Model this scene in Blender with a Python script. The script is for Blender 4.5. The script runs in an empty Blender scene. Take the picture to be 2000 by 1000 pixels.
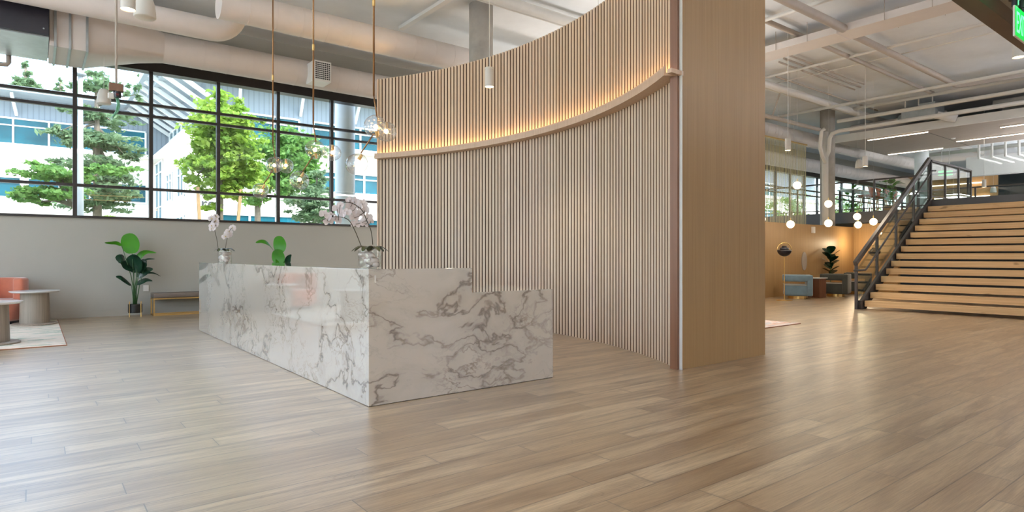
import bpy, math, random
from mathutils import Vector, Matrix
random.seed(7)
scene = bpy.context.scene
C = scene.collection
PI = math.pi

# ------------------------------------------------------------------ camera, sky, sun, exposure
EYE = 1.2
FPX = 1205.0
YAW = math.radians(37.75)
FX, FY = math.sin(YAW), math.cos(YAW)
RX, RY = math.cos(YAW), -math.sin(YAW)
cam_data = bpy.data.cameras.new('camera')
cam_data.sensor_width = 36.0
cam_data.lens = 36.0 * FPX / 2000.0
cam_data.clip_end = 400
cam = bpy.data.objects.new('camera', cam_data)
C.objects.link(cam)
cam.location = (0, 0, EYE)
cam.rotation_euler = (PI / 2, 0, -YAW)
scene.camera = cam

world = bpy.data.worlds.new('world')
scene.world = world
world.use_nodes = True
wn, wl = world.node_tree.nodes, world.node_tree.links
wn.clear()
sky = wn.new('ShaderNodeTexSky')
sky.sky_type = 'NISHITA'
sky.sun_disc = False
sky.sun_elevation = math.radians(48)
sky.sun_rotation = math.radians(150)
sky.air_density = 1.0
sky.dust_density = 1.4
sky.ozone_density = 1.2
bg = wn.new('ShaderNodeBackground')
bg.inputs['Strength'].default_value = 1.85
wo = wn.new('ShaderNodeOutputWorld')
tc = wn.new('ShaderNodeTexCoord')
cn = wn.new('ShaderNodeTexNoise'); cn.inputs['Scale'].default_value = 2.2; cn.inputs['Detail'].default_value = 5
wl.new(tc.outputs['Generated'], cn.inputs['Vector'])
cr = wn.new('ShaderNodeMapRange'); cr.inputs[1].default_value = 0.36; cr.inputs[2].default_value = 0.58; cr.inputs[3].default_value = 0.25; cr.inputs[4].default_value = 0.92
wl.new(cn.outputs[0], cr.inputs[0])
cm = wn.new('ShaderNodeMix'); cm.data_type = 'RGBA'
wl.new(cr.outputs[0], cm.inputs[0]); wl.new(sky.outputs[0], cm.inputs[6]); cm.inputs[7].default_value = (0.84, 0.89, 0.96, 1)
wl.new(cm.outputs[2], bg.inputs[0])
wl.new(bg.outputs[0], wo.inputs[0])

sun_d = bpy.data.lights.new('sun', 'SUN')
sun_d.energy = 3.0
sun_d.angle = math.radians(1.5)
sun_d.color = (1.0, 0.96, 0.9)
sun = bpy.data.objects.new('sun', sun_d)
C.objects.link(sun)
sun.rotation_euler = Vector((-0.25, 0.62, -0.85)).to_track_quat('-Z', 'Y').to_euler()

def portal(name, loc, rot, sx, sy):
    d = bpy.data.lights.new(name, 'AREA')
    d.shape = 'RECTANGLE'; d.size = sx; d.size_y = sy
    d.cycles.is_portal = True
    o = bpy.data.objects.new(name, d); C.objects.link(o)
    o.location = loc; o.rotation_euler = rot
portal('portal_front', (19.5, 14.95, 3.5), (-PI / 2, 0, 0), 53, 3.1)
portal('portal_left', (-7.4, 3.3, 3.5), (0, -PI / 2, 0), 4.6, 22.5)

vs = scene.view_settings
vs.view_transform = 'Standard'
vs.look = 'None'
vs.gamma = 1.0
vs.use_curve_mapping = False
vs.exposure = 0.42
scene.cycles.use_denoising = True
scene.cycles.max_bounces = 8
scene.cycles.diffuse_bounces = 5
scene.cycles.glossy_bounces = 4
scene.cycles.transmission_bounces = 6
scene.cycles.transparent_max_bounces = 24
scene.cycles.caustics_reflective = False
scene.cycles.caustics_refractive = False
scene.cycles.sample_clamp_indirect = 6.0

# pixel of the survey photograph -> a point on a known plane of the room
def ray(px, py):
    u = (px - 1000.0) / FPX; v = (500.0 - py) / FPX
    return Vector((FX + u * RX, FY + u * RY, v))
def P(px, py, X=None, Y=None, Z=None):
    d = ray(px, py)
    if Y is not None: t = Y / d.y
    elif X is not None: t = X / d.x
    else: t = (Z - EYE) / d.z
    return Vector((d.x * t, d.y * t, EYE + d.z * t))

# ------------------------------------------------------------------ materials
def srgb(r, g, b):
    f = lambda c: (c / 255 / 12.92) if c / 255 <= 0.04045 else ((c / 255 + 0.055) / 1.055) ** 2.4
    return (f(r), f(g), f(b), 1)

class NT:
    def __init__(s, name):
        s.m = bpy.data.materials.new(name); s.m.use_nodes = True
        s.t = s.m.node_tree; s.n = s.t.nodes; s.l = s.t.links
        s.n.clear()
        s.out = s.n.new('ShaderNodeOutputMaterial')
        s.b = s.n.new('ShaderNodeBsdfPrincipled')
        s.l.new(s.b.outputs[0], s.out.inputs[0])
    def new(s, t, **k):
        n = s.n.new(t)
        for a, v in k.items(): setattr(n, a, v)
        return n
    def put(s, sock, v):
        if isinstance(v, (int, float, tuple, list)): sock.default_value = v
        else: s.l.new(v, sock)
    def math(s, op, a, b=0.0, c=None, clamp=False):
        n = s.new('ShaderNodeMath', operation=op, use_clamp=clamp)
        s.put(n.inputs[0], a); s.put(n.inputs[1], b)
        if c is not None: s.put(n.inputs[2], c)
        return n.outputs[0]
    def noise(s, vec, scale, detail=3, rough=0.5, dist=0.0):
        n = s.new('ShaderNodeTexNoise')
        if vec is not None: s.l.new(vec, n.inputs['Vector'])
        n.inputs['Scale'].default_value = scale; n.inputs['Detail'].default_value = detail
        n.inputs['Roughness'].default_value = rough; n.inputs['Distortion'].default_value = dist
        return n.outputs[0]
    def pos(s):
        return s.new('ShaderNodeNewGeometry').outputs['Position']
    def obj(s):
        return s.new('ShaderNodeTexCoord').outputs['Object']
    def mapping(s, vec, loc=(0, 0, 0), rot=(0, 0, 0), scale=(1, 1, 1)):
        n = s.new('ShaderNodeMapping'); s.l.new(vec, n.inputs[0])
        n.inputs[1].default_value = loc; n.inputs[2].default_value = rot; n.inputs[3].default_value = scale
        return n.outputs[0]
    def mix(s, f, a, b, mode='MIX'):
        n = s.new('ShaderNodeMix', data_type='RGBA', blend_type=mode)
        s.put(n.inputs[0], f); s.put(n.inputs[6], a); s.put(n.inputs[7], b)
        return n.outputs[2]
    def rng(s, v, a, b, c=0.0, d=1.0):
        n = s.new('ShaderNodeMapRange'); s.put(n.inputs[0], v)
        n.inputs[1].default_value = a; n.inputs[2].default_value = b
        n.inputs[3].default_value = c; n.inputs[4].default_value = d
        return n.outputs[0]
    def bump(s, h, strength=0.2, dist=0.01):
        n = s.new('ShaderNodeBump'); n.inputs['Strength'].default_value = strength
        n.inputs['Distance'].default_value = dist
        s.l.new(h, n.inputs['Height']); s.l.new(n.outputs[0], s.b.inputs['Normal'])
    def set(s, **k):
        for a, v in k.items(): s.put(s.b.inputs[a.replace('_', ' ')], v)

def mat(name, col, rough=0.6, metal=0.0, var=0.06, scale=6.0, bump=0.0, stretch=(1, 1, 1), spec=None, emit=0.0, ecol=None, sheen=0.0):
    t = NT(name)
    v = t.mapping(t.obj(), scale=stretch)
    n = t.noise(v, scale, 4, 0.6)
    lo = tuple(c * (1 - var) for c in col[:3]) + (1,)
    hi = tuple(min(1, c * (1 + var)) for c in col[:3]) + (1,)
    t.set(Base_Color=t.mix(t.rng(n, 0.3, 0.7), lo, hi), Roughness=rough, Metallic=metal)
    if spec is not None: t.b.inputs['Specular IOR Level'].default_value = spec
    if bump: t.bump(n, bump)
    if sheen: t.b.inputs['Sheen Weight'].default_value = sheen
    if emit:
        t.b.inputs['Emission Color'].default_value = ecol or col
        t.b.inputs['Emission Strength'].default_value = emit
    return t.m

def glass_mat(name, tint=(0.93, 0.97, 0.96, 1), refl=0.12, bump=0.0, rough=0.0):
    t = NT(name); t.n.remove(t.b)
    tr = t.new('ShaderNodeBsdfTransparent'); tr.inputs[0].default_value = tint
    gl = t.new('ShaderNodeBsdfGlossy'); gl.inputs['Roughness'].default_value = rough
    fr = t.new('ShaderNodeLayerWeight'); fr.inputs[0].default_value = 0.5
    if bump:
        bn = t.new('ShaderNodeBump'); bn.inputs['Strength'].default_value = bump; bn.inputs['Distance'].default_value = 0.03
        t.l.new(t.noise(t.obj(), 11, 1.5, 0.5, 0.8), bn.inputs['Height'])
        t.l.new(bn.outputs[0], gl.inputs['Normal']); t.l.new(bn.outputs[0], fr.inputs['Normal'])
    p = t.math('POWER', fr.outputs['Facing'], 3.0)
    f = t.math('MULTIPLY_ADD', p, 1 - refl, refl * 0.5, clamp=True)
    mx = t.new('ShaderNodeMixShader')
    t.l.new(f, mx.inputs[0]); t.l.new(tr.outputs[0], mx.inputs[1]); t.l.new(gl.outputs[0], mx.inputs[2])
    t.l.new(mx.outputs[0], t.out.inputs[0])
    return t.m

def floor_material():
    t = NT('oak_plank_floor')
    sep = t.new('ShaderNodeSeparateXYZ'); t.l.new(t.pos(), sep.inputs[0])
    x, y = sep.outputs[0], sep.outputs[1]
    W, L = 0.192, 1.9
    row = t.math('FLOOR', t.math('DIVIDE', y, W))
    wn_ = t.new('ShaderNodeTexWhiteNoise', noise_dimensions='1D'); t.l.new(row, wn_.inputs['W'])
    xs = t.math('ADD', t.math('DIVIDE', x, L), t.math('MULTIPLY', wn_.outputs[0], 7.0))
    col = t.math('FLOOR', xs)
    cv = t.new('ShaderNodeCombineXYZ'); t.l.new(row, cv.inputs[0]); t.l.new(col, cv.inputs[1])
    idn = t.new('ShaderNodeTexWhiteNoise', noise_dimensions='2D'); t.l.new(cv.outputs[0], idn.inputs['Vector'])
    rid = idn.outputs[0]
    fy = t.math('FRACT', t.math('DIVIDE', y, W)); fx = t.math('FRACT', xs)
    ey = t.math('MULTIPLY', t.math('MINIMUM', fy, t.math('SUBTRACT', 1.0, fy)), W)
    ex = t.math('MULTIPLY', t.math('MINIMUM', fx, t.math('SUBTRACT', 1.0, fx)), L)
    e = t.math('MINIMUM', ey, ex)
    seam = t.rng(e, 0.001, 0.004, 1.0, 0.0)
    edge = t.rng(e, 0.0, 0.03, 1.0, 0.0)
    # grain in plank space, shifted by plank id
    off = t.math('MULTIPLY', rid, 37.0)
    gv = t.new('ShaderNodeCombineXYZ')
    t.l.new(t.math('ADD', t.math('MULTIPLY', x, 0.9), off), gv.inputs[0]); t.l.new(t.math('MULTIPLY', y, 9.0), gv.inputs[1]); t.l.new(off, gv.inputs[2])
    broad = t.noise(gv.outputs[0], 1.1, 4, 0.55, 0.6)
    gf = t.new('ShaderNodeCombineXYZ')
    t.l.new(t.math('ADD', t.math('MULTIPLY', x, 3.0), off), gf.inputs[0]); t.l.new(t.math('MULTIPLY', y, 90.0), gf.inputs[1]); t.l.new(off, gf.inputs[2])
    fine = t.noise(gf.outputs[0], 1.6, 5, 0.65, 0.3)
    # cathedral rings
    rv = t.new('ShaderNodeCombineXYZ')
    t.l.new(t.math('ADD', t.math('MULTIPLY', x, 1.3), off), rv.inputs[0]); t.l.new(t.math('MULTIPLY', y, 7.5), rv.inputs[1]); t.l.new(off, rv.inputs[2])
    rn = t.noise(rv.outputs[0], 0.9, 1.5, 0.45, 0.5)
    rings = t.math('ABSOLUTE', t.math('SINE', t.math('MULTIPLY', rn, 95.0)))
    rings = t.rng(rings, 0.0, 0.35, 1.0, 0.0)
    rmask = t.math('MULTIPLY', t.rng(rid, 0.5, 0.75), t.rng(broad, 0.42, 0.62))
    c = t.mix(rid, srgb(168, 141, 105), srgb(206, 182, 146))
    c = t.mix(t.rng(broad, 0.42, 0.70), c, srgb(128, 101, 70))
    c = t.mix(t.math('MULTIPLY', t.rng(fine, 0.40, 0.66), 0.5), c, srgb(104, 74, 46))
    c = t.mix(t.math('MULTIPLY', t.math('MULTIPLY', rings, rmask), 0.6), c, srgb(92, 64, 42))
    c = t.mix(t.math('MULTIPLY', t.math('MULTIPLY', edge, t.rng(rid, 0.2, 0.9)), 0.35), c, srgb(112, 84, 58))
    c = t.mix(t.math('MULTIPLY', seam, 0.85), c, srgb(58, 42, 30))
    t.set(Base_Color=c, Roughness=t.rng(fine, 0.3, 0.7, 0.32, 0.48))
    t.b.inputs['Specular IOR Level'].default_value = 0.62
    t.b.inputs['Coat Weight'].default_value = 1.0
    t.b.inputs['Coat IOR'].default_value = 1.85
    t.b.inputs['Coat Roughness'].default_value = 0.33
    h = t.math('SUBTRACT', t.math('MULTIPLY', fine, 0.15), seam)
    t.bump(h, 0.25, 0.002)
    return t.m

def marble_material(name, seed):
    t = NT(name)
    p = t.mapping(t.pos(), loc=(seed, seed * .7, 0))
    wv = t.new('ShaderNodeTexNoise'); t.l.new(p, wv.inputs['Vector']); wv.inputs['Scale'].default_value = 1.5; wv.inputs['Detail'].default_value = 5
    off = t.new('ShaderNodeVectorMath', operation='MULTIPLY_ADD')
    t.l.new(wv.outputs[1], off.inputs[0]); off.inputs[1].default_value = (0.6, 0.6, 0.6); t.l.new(p, off.inputs[2])
    # diagonal stretch: veins climb to the right
    a = t.mapping(off.outputs[0], rot=(0.0, math.radians(35), math.radians(20)), scale=(0.75, 1.4, 1.9))
    def ridge(vec, sc, w, det=5, r=0.55):
        n = t.noise(vec, sc, det, r)
        d = t.math('ABSOLUTE', t.math('SUBTRACT', n, 0.5))
        return t.rng(d, 0.0, w, 1.0, 0.0)
    v1 = ridge(a, 0.75, 0.012)
    v1s = ridge(a, 0.75, 0.06)
    v2 = ridge(a, 1.8, 0.016)
    v3 = ridge(t.mapping(a, loc=(5, 3, 1)), 4.6, 0.022)
    mk = t.rng(t.noise(t.mapping(p, loc=(3, 1, 7)), 0.9, 3), 0.38, 0.54)
    mk2 = t.rng(t.noise(t.mapping(p, loc=(9, 4, 2)), 1.1, 4), 0.45, 0.60)
    c = srgb(198, 190, 179)
    cloud = t.rng(t.noise(p, 1.3, 5, 0.6), 0.45, 0.8)
    c = t.mix(t.math('MULTIPLY', cloud, 0.35), c, srgb(196, 192, 188))
    c = t.mix(t.math('MULTIPLY', t.math('MULTIPLY', v1s, mk), 0.38), c, srgb(150, 140, 128))
    c = t.mix(t.math('MULTIPLY', t.math('MULTIPLY', v3, mk2), 0.45), c, srgb(120, 108, 96))
    c = t.mix(t.math('MULTIPLY', t.math('MULTIPLY', v2, mk2), 0.8), c, srgb(100, 80, 62))
    c = t.mix(t.math('MULTIPLY', v1, t.math('MULTIPLY_ADD', mk, 0.75, 0.1)), c, srgb(78, 60, 46))
    t.set(Base_Color=c, Roughness=0.06)
    t.b.inputs['Specular IOR Level'].default_value = 1.0
    t.b.inputs['Coat Weight'].default_value = 1.0
    t.b.inputs['Coat IOR'].default_value = 1.7
    t.b.inputs['Coat Roughness'].default_value = 0.03
    return t.m

def wood_vertical(name, c1, c2, rough=0.45):
    t = NT(name)
    v = t.mapping(t.pos(), scale=(38, 38, 0.6))
    n = t.noise(v, 1.0, 5, 0.6)
    b = t.noise(t.mapping(t.pos(), scale=(3, 3, 0.35)), 1.0, 3, 0.5)
    c = t.mix(t.rng(n, 0.3, 0.7), c1, c2)
    c = t.mix(t.math('MULTIPLY', t.rng(b, 0.4, 0.7), 0.25), c, tuple(k * 0.8 for k in c1[:3]) + (1,))
    t.set(Base_Color=c, Roughness=rough); t.bump(n, 0.08, 0.002)
    return t.m

def slat_material():
    t = NT('slat_oak')
    sep = t.new('ShaderNodeSeparateXYZ'); t.l.new(t.pos(), sep.inputs[0])
    ang = t.math('ARCTAN2', t.math('SUBTRACT', sep.outputs[1], 7.67), t.math('ADD', sep.outputs[0], 0.42))
    sid = t.math('FLOOR', t.math('DIVIDE', t.math('ADD', ang, 0.5536), 1.1072 / 98))
    w = t.new('ShaderNodeTexWhiteNoise', noise_dimensions='1D'); t.l.new(sid, w.inputs['W'])
    n = t.noise(t.mapping(t.pos(), scale=(40, 40, 0.7)), 1.0, 4, 0.6)
    c = t.mix(w.outputs[0], srgb(208, 184, 158), srgb(224, 204, 180))
    c = t.mix(t.math('MULTIPLY', t.rng(n, 0.4, 0.75), 0.3), c, srgb(176, 143, 116))
    t.set(Base_Color=c, Roughness=0.5)
    return t.m

def tread_material():
    t = NT('tread_fir')
    sep = t.new('ShaderNodeSeparateXYZ'); t.l.new(t.pos(), sep.inputs[0])
    n = t.noise(t.mapping(t.pos(), scale=(8, 0.5, 26)), 1.3, 5, 0.6, 0.4)
    c = t.mix(t.rng(n, 0.3, 0.7), srgb(226, 190, 142), srgb(200, 160, 112))
    k = t.noise(t.mapping(t.pos(), scale=(6, 2.2, 9)), 1.0, 2)
    c = t.mix(t.math('MULTIPLY', t.rng(k, 0.70, 0.76), 0.6), c, srgb(120, 80, 45))
    t.set(Base_Color=c, Roughness=0.5)
    return t.m

def rug_material(name, cs):
    t = NT(name)
    n = t.noise(t.mapping(t.pos(), scale=(0.9, 5, 1)), 1.6, 6, 0.7, 0.4)
    r = t.new('ShaderNodeValToRGB'); t.l.new(n, r.inputs[0])
    r.color_ramp.elements[0].position = 0.32; r.color_ramp.elements[0].color = cs[0]
    r.color_ramp.elements[1].position = 0.72; r.color_ramp.elements[1].color = cs[-1]
    for i, c in enumerate(cs[1:-1]):
        el = r.color_ramp.elements.new(0.32 + 0.4 * (i + 1) / (len(cs) - 1)); el.color = c
    t.set(Base_Color=r.outputs[0], Roughness=0.95)
    t.bump(t.noise(t.pos(), 300, 2), 0.3, 0.003)
    return t.m

def leaf_material(name, c1, c2, rough=0.35, trans=0.25):
    t = NT(name)
    n = t.noise(t.obj(), 3, 3)
    c = t.mix(t.rng(n, 0.3, 0.7), c1, c2)
    t.set(Base_Color=c, Roughness=rough)
    tl = t.new('ShaderNodeBsdfTranslucent'); t.l.new(c, tl.inputs[0])
    mx = t.new('ShaderNodeMixShader'); mx.inputs[0].default_value = trans
    t.l.new(t.b.outputs[0], mx.inputs[1]); t.l.new(tl.outputs[0], mx.inputs[2]); t.l.new(mx.outputs[0], t.out.inputs[0])
    return t.m

def corrugated(name, col):
    t = NT(name)
    sep = t.new('ShaderNodeSeparateXYZ'); t.l.new(t.pos(), sep.inputs[0])
    s = t.math('SINE', t.math('MULTIPLY', t.math('ADD', sep.outputs[0], sep.outputs[1]), 24.0))
    c = t.mix(t.rng(s, 0.6, 1.0), col, tuple(k * 0.75 for k in col[:3]) + (1,))
    t.set(Base_Color=c, Roughness=0.6)
    return t.m

M = dict(
    floor=floor_material(), marble=marble_material('calacatta_marble', 2.3),
    slat=slat_material(), slat_back=wood_vertical('slat_backing_brown', srgb(74, 46, 32), srgb(56, 34, 23), 0.7),
    slat_side_shade=wood_vertical('slat_side_shade_brown', srgb(124, 86, 62), srgb(104, 70, 48), 0.7),
    ledge=wood_vertical('ledge_oak', srgb(212, 184, 160), srgb(196, 166, 140)),
    panel=wood_vertical('end_panel_oak', srgb(160, 128, 84), srgb(144, 113, 70)),
    walnut_trim=wood_vertical('brown_edge_wood', srgb(132, 92, 68), srgb(112, 76, 54)),
    lounge_wood=wood_vertical('lounge_panel_wood', srgb(180, 144, 98), srgb(160, 126, 82)),
    walnut=wood_vertical('walnut', srgb(122, 80, 56), srgb(98, 62, 44)),
    tread=tread_material(),
    white_paint=mat('white_paint', srgb(226, 224, 220), 0.7, var=0.03, scale=2),
    ceiling=mat('white_ceiling_paint', srgb(220, 223, 226), 0.85, var=0.06, scale=1.2),
    wall_grey=mat('greige_wall_paint', srgb(172, 170, 162), 0.8, var=0.02, scale=1),
    duct=mat('painted_duct', srgb(214, 205, 199), 0.5, var=0.03, scale=3, bump=0.03),
    pipe=mat('painted_pipe', srgb(216, 212, 206), 0.5, var=0.03),
    channel=mat('taupe_painted_channel', srgb(172, 160, 148), 0.6, var=0.05),
    black=mat('black_housing', srgb(26, 24, 32), 0.35, var=0.2),
    frame=mat('bronze_black_frame', srgb(38, 32, 30), 0.4, var=0.1),
    steel=mat('charcoal_steel', srgb(72, 68, 66), 0.45, metal=0.3, var=0.08),
    dark_fascia=mat('dark_fascia', srgb(84, 84, 86), 0.5, var=0.05),
    brown_beam=mat('brown_beam', srgb(98, 82, 70), 0.6, var=0.05),
    soffit=mat('taupe_soffit_boards', srgb(158, 145, 134), 0.6, var=0.08, scale=3, stretch=(6, 0.6, 1)),
    galv=mat('galvanized_sheet', srgb(170, 176, 178), 0.35, metal=0.6, var=0.1),
    concrete=mat('concrete', srgb(168, 163, 155), 0.85, var=0.16, scale=2.5, bump=0.12),
    white_col=mat('white_column_paint', srgb(236, 240, 240), 0.7, var=0.03),
    brass=mat('brass', srgb(226, 190, 124), 0.34, metal=1.0, var=0.05),
    rod=mat('aged_brass_rod', srgb(150, 112, 76), 0.35, metal=0.9, var=0.05),
    gold=mat('gold_bead_string', srgb(206, 190, 140), 0.4, metal=0.3, var=0.1),
    white_plastic=mat('white_plastic', srgb(232, 230, 226), 0.4, var=0.02),
    shade=mat('matte_white_shade', srgb(216, 212, 206), 0.55, var=0.02),
    black_pot=mat('black_ceramic', srgb(20, 20, 20), 0.35, var=0.1),
    soil=mat('dark_soil', srgb(52, 40, 32), 0.95, var=0.3, scale=40, bump=0.4),
    stone=mat('white_pebble', srgb(222, 208, 200), 0.55, var=0.08, scale=8),
    petal=leaf_material('white_orchid_petal', srgb(244, 238, 238), srgb(226, 214, 214), 0.6, 0.35),
    petal_core=mat('orchid_lip_yellow', srgb(210, 190, 120), 0.6),
    orchid_leaf=leaf_material('orchid_leaf', srgb(46, 60, 38), srgb(84, 82, 40), 0.25, 0.05),
    orchid_stem=mat('orchid_stem', srgb(60, 52, 34), 0.6),
    leaf_bright=leaf_material('bright_green_leaf', srgb(70, 148, 18), srgb(52, 120, 14), 0.35, 0.3),
    leaf_dark=leaf_material('dark_green_leaf', srgb(22, 60, 40), srgb(16, 42, 28), 0.25, 0.1),
    stem_green=mat('green_stem', srgb(46, 84, 44), 0.5),
    orange=mat('terracotta_velvet', srgb(180, 102, 76), 0.85, var=0.08, sheen=0.6),
    blue_velvet=mat('slate_blue_velvet', srgb(98, 120, 132), 0.8, var=0.12, sheen=0.5),
    green_velvet=mat('dark_sage_velvet', srgb(52, 54, 48), 0.8, var=0.12, sheen=0.3),
    piping=mat('pale_grey_piping', srgb(172, 166, 154), 0.8),
    table_top=mat('white_lacquer_top', srgb(226, 226, 226), 0.2, var=0.02),
    table_base=wood_vertical('grey_washed_oak', srgb(150, 138, 124), srgb(124, 112, 100)),
    bench=mat('taupe_leather', srgb(104, 92, 82), 0.5, var=0.06),
    rug=rug_material('abstract_green_beige_rug', [srgb(196, 206, 188), srgb(226, 214, 200), srgb(220, 204, 188), srgb(228, 216, 204), srgb(120, 152, 128), srgb(222, 208, 192), srgb(232, 222, 212)]),
    rug2=rug_material('abstract_orange_cream_rug', [srgb(222, 208, 196), srgb(196, 140, 104), srgb(226, 212, 200), srgb(150, 160, 170), srgb(226, 214, 202)]),
    rug_edge=mat('rust_rug_edge', srgb(150, 100, 72), 0.9),
    window_glass=glass_mat('window_glass', (0.95, 0.98, 0.97, 1), 0.06),
    rail_glass=glass_mat('railing_glass', (0.90, 0.95, 0.93, 1), 0.14),
    bubble=glass_mat('blown_glass', (0.95, 0.95, 0.945, 1), 0.30, bump=1.0),
    vase=glass_mat('vase_glass', (0.97, 0.98, 0.98, 1), 0.12, bump=0.2),
    bulb=mat('warm_bulb', srgb(255, 214, 160), 0.5, emit=16, ecol=srgb(255, 196, 120)),
    led=mat('warm_led_strip', srgb(255, 200, 130), 0.5, emit=70, ecol=srgb(255, 212, 132)),
    linear=mat('linear_light_diffuser', srgb(255, 240, 220), 0.5, emit=7, ecol=srgb(255, 232, 205)),
    lamp_glow=mat('downlight_lens', srgb(255, 230, 190), 0.5, emit=9, ecol=srgb(255, 222, 175)),
    globe=mat('opal_globe', srgb(255, 238, 210), 0.5, emit=2.2, ecol=srgb(255, 226, 180)),
    panel_light=mat('ceiling_panel_diffuser', srgb(255, 246, 235), 0.5, emit=12.0, ecol=srgb(255, 238, 218)),
    up_light=mat('uplight_diffuser', srgb(255, 246, 235), 0.5, emit=26.0, ecol=srgb(255, 240, 222)),
    exit_green=mat('exit_green', srgb(0, 120, 50), 0.5, emit=0.9, ecol=srgb(0, 200, 70)),
    exit_letter=mat('exit_letter', srgb(120, 255, 160), 0.5, emit=2.0, ecol=srgb(90, 255, 130)),
    green_band=mat('green_pipe_band', srgb(30, 90, 50), 0.6),
    yellow_band=mat('yellow_pipe_band', srgb(200, 160, 50), 0.6),
    stool=mat('burnt_orange_shell', srgb(178, 92, 60), 0.6),
    bld_white=mat('cream_stucco', srgb(240, 234, 224), 0.85, var=0.02, scale=1),
    bld_grey=corrugated('blue_grey_metal_siding', srgb(140, 152, 164)),
    bld_roof=mat('grey_metal_roof', srgb(164, 176, 184), 0.5, var=0.05),
    bld_glass=mat('teal_window_glass', srgb(22, 92, 108), 0.25, var=0.45, scale=0.5, spec=0.25),
    bld_frame=mat('white_window_frame', srgb(238, 240, 240), 0.6, var=0.01),
    sign_dark=mat('dark_sign_letters', srgb(60, 60, 64), 0.6),
    bark=mat('grey_bark', srgb(128, 116, 102), 0.9, var=0.2, scale=12, bump=0.3),
    stake=mat('wooden_stake', srgb(186, 150, 108), 0.8),
    lawn=mat('lawn_green', srgb(150, 154, 134), 0.95, var=0.2, scale=4),
    paving=mat('pale_paving', srgb(200, 196, 188), 0.9, var=0.05),
    tree_lime=leaf_material('lime_foliage', srgb(178, 200, 86), srgb(130, 170, 66), 0.6, 0.5),
    tree_mid=leaf_material('mid_green_foliage', srgb(140, 180, 92), srgb(104, 150, 80), 0.6, 0.5),
    tree_pine=leaf_material('pine_foliage', srgb(138, 162, 118), srgb(104, 134, 98), 0.7, 0.45),
    post_grey=mat('galvanised_lamp_post', srgb(176, 182, 186), 0.5, metal=0.2),
    teal_dark=mat('far_dark_wall', srgb(70, 74, 76), 0.8),
    wire=mat('white_wire', srgb(210, 208, 204), 0.5),
    green_wire=mat('green_white_wire', srgb(110, 170, 140), 0.5),
    brown_box=mat('brown_junction_box', srgb(120, 90, 70), 0.6),
    lens_red=mat('dark_red_lens', srgb(90, 20, 26), 0.3),
)

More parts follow.
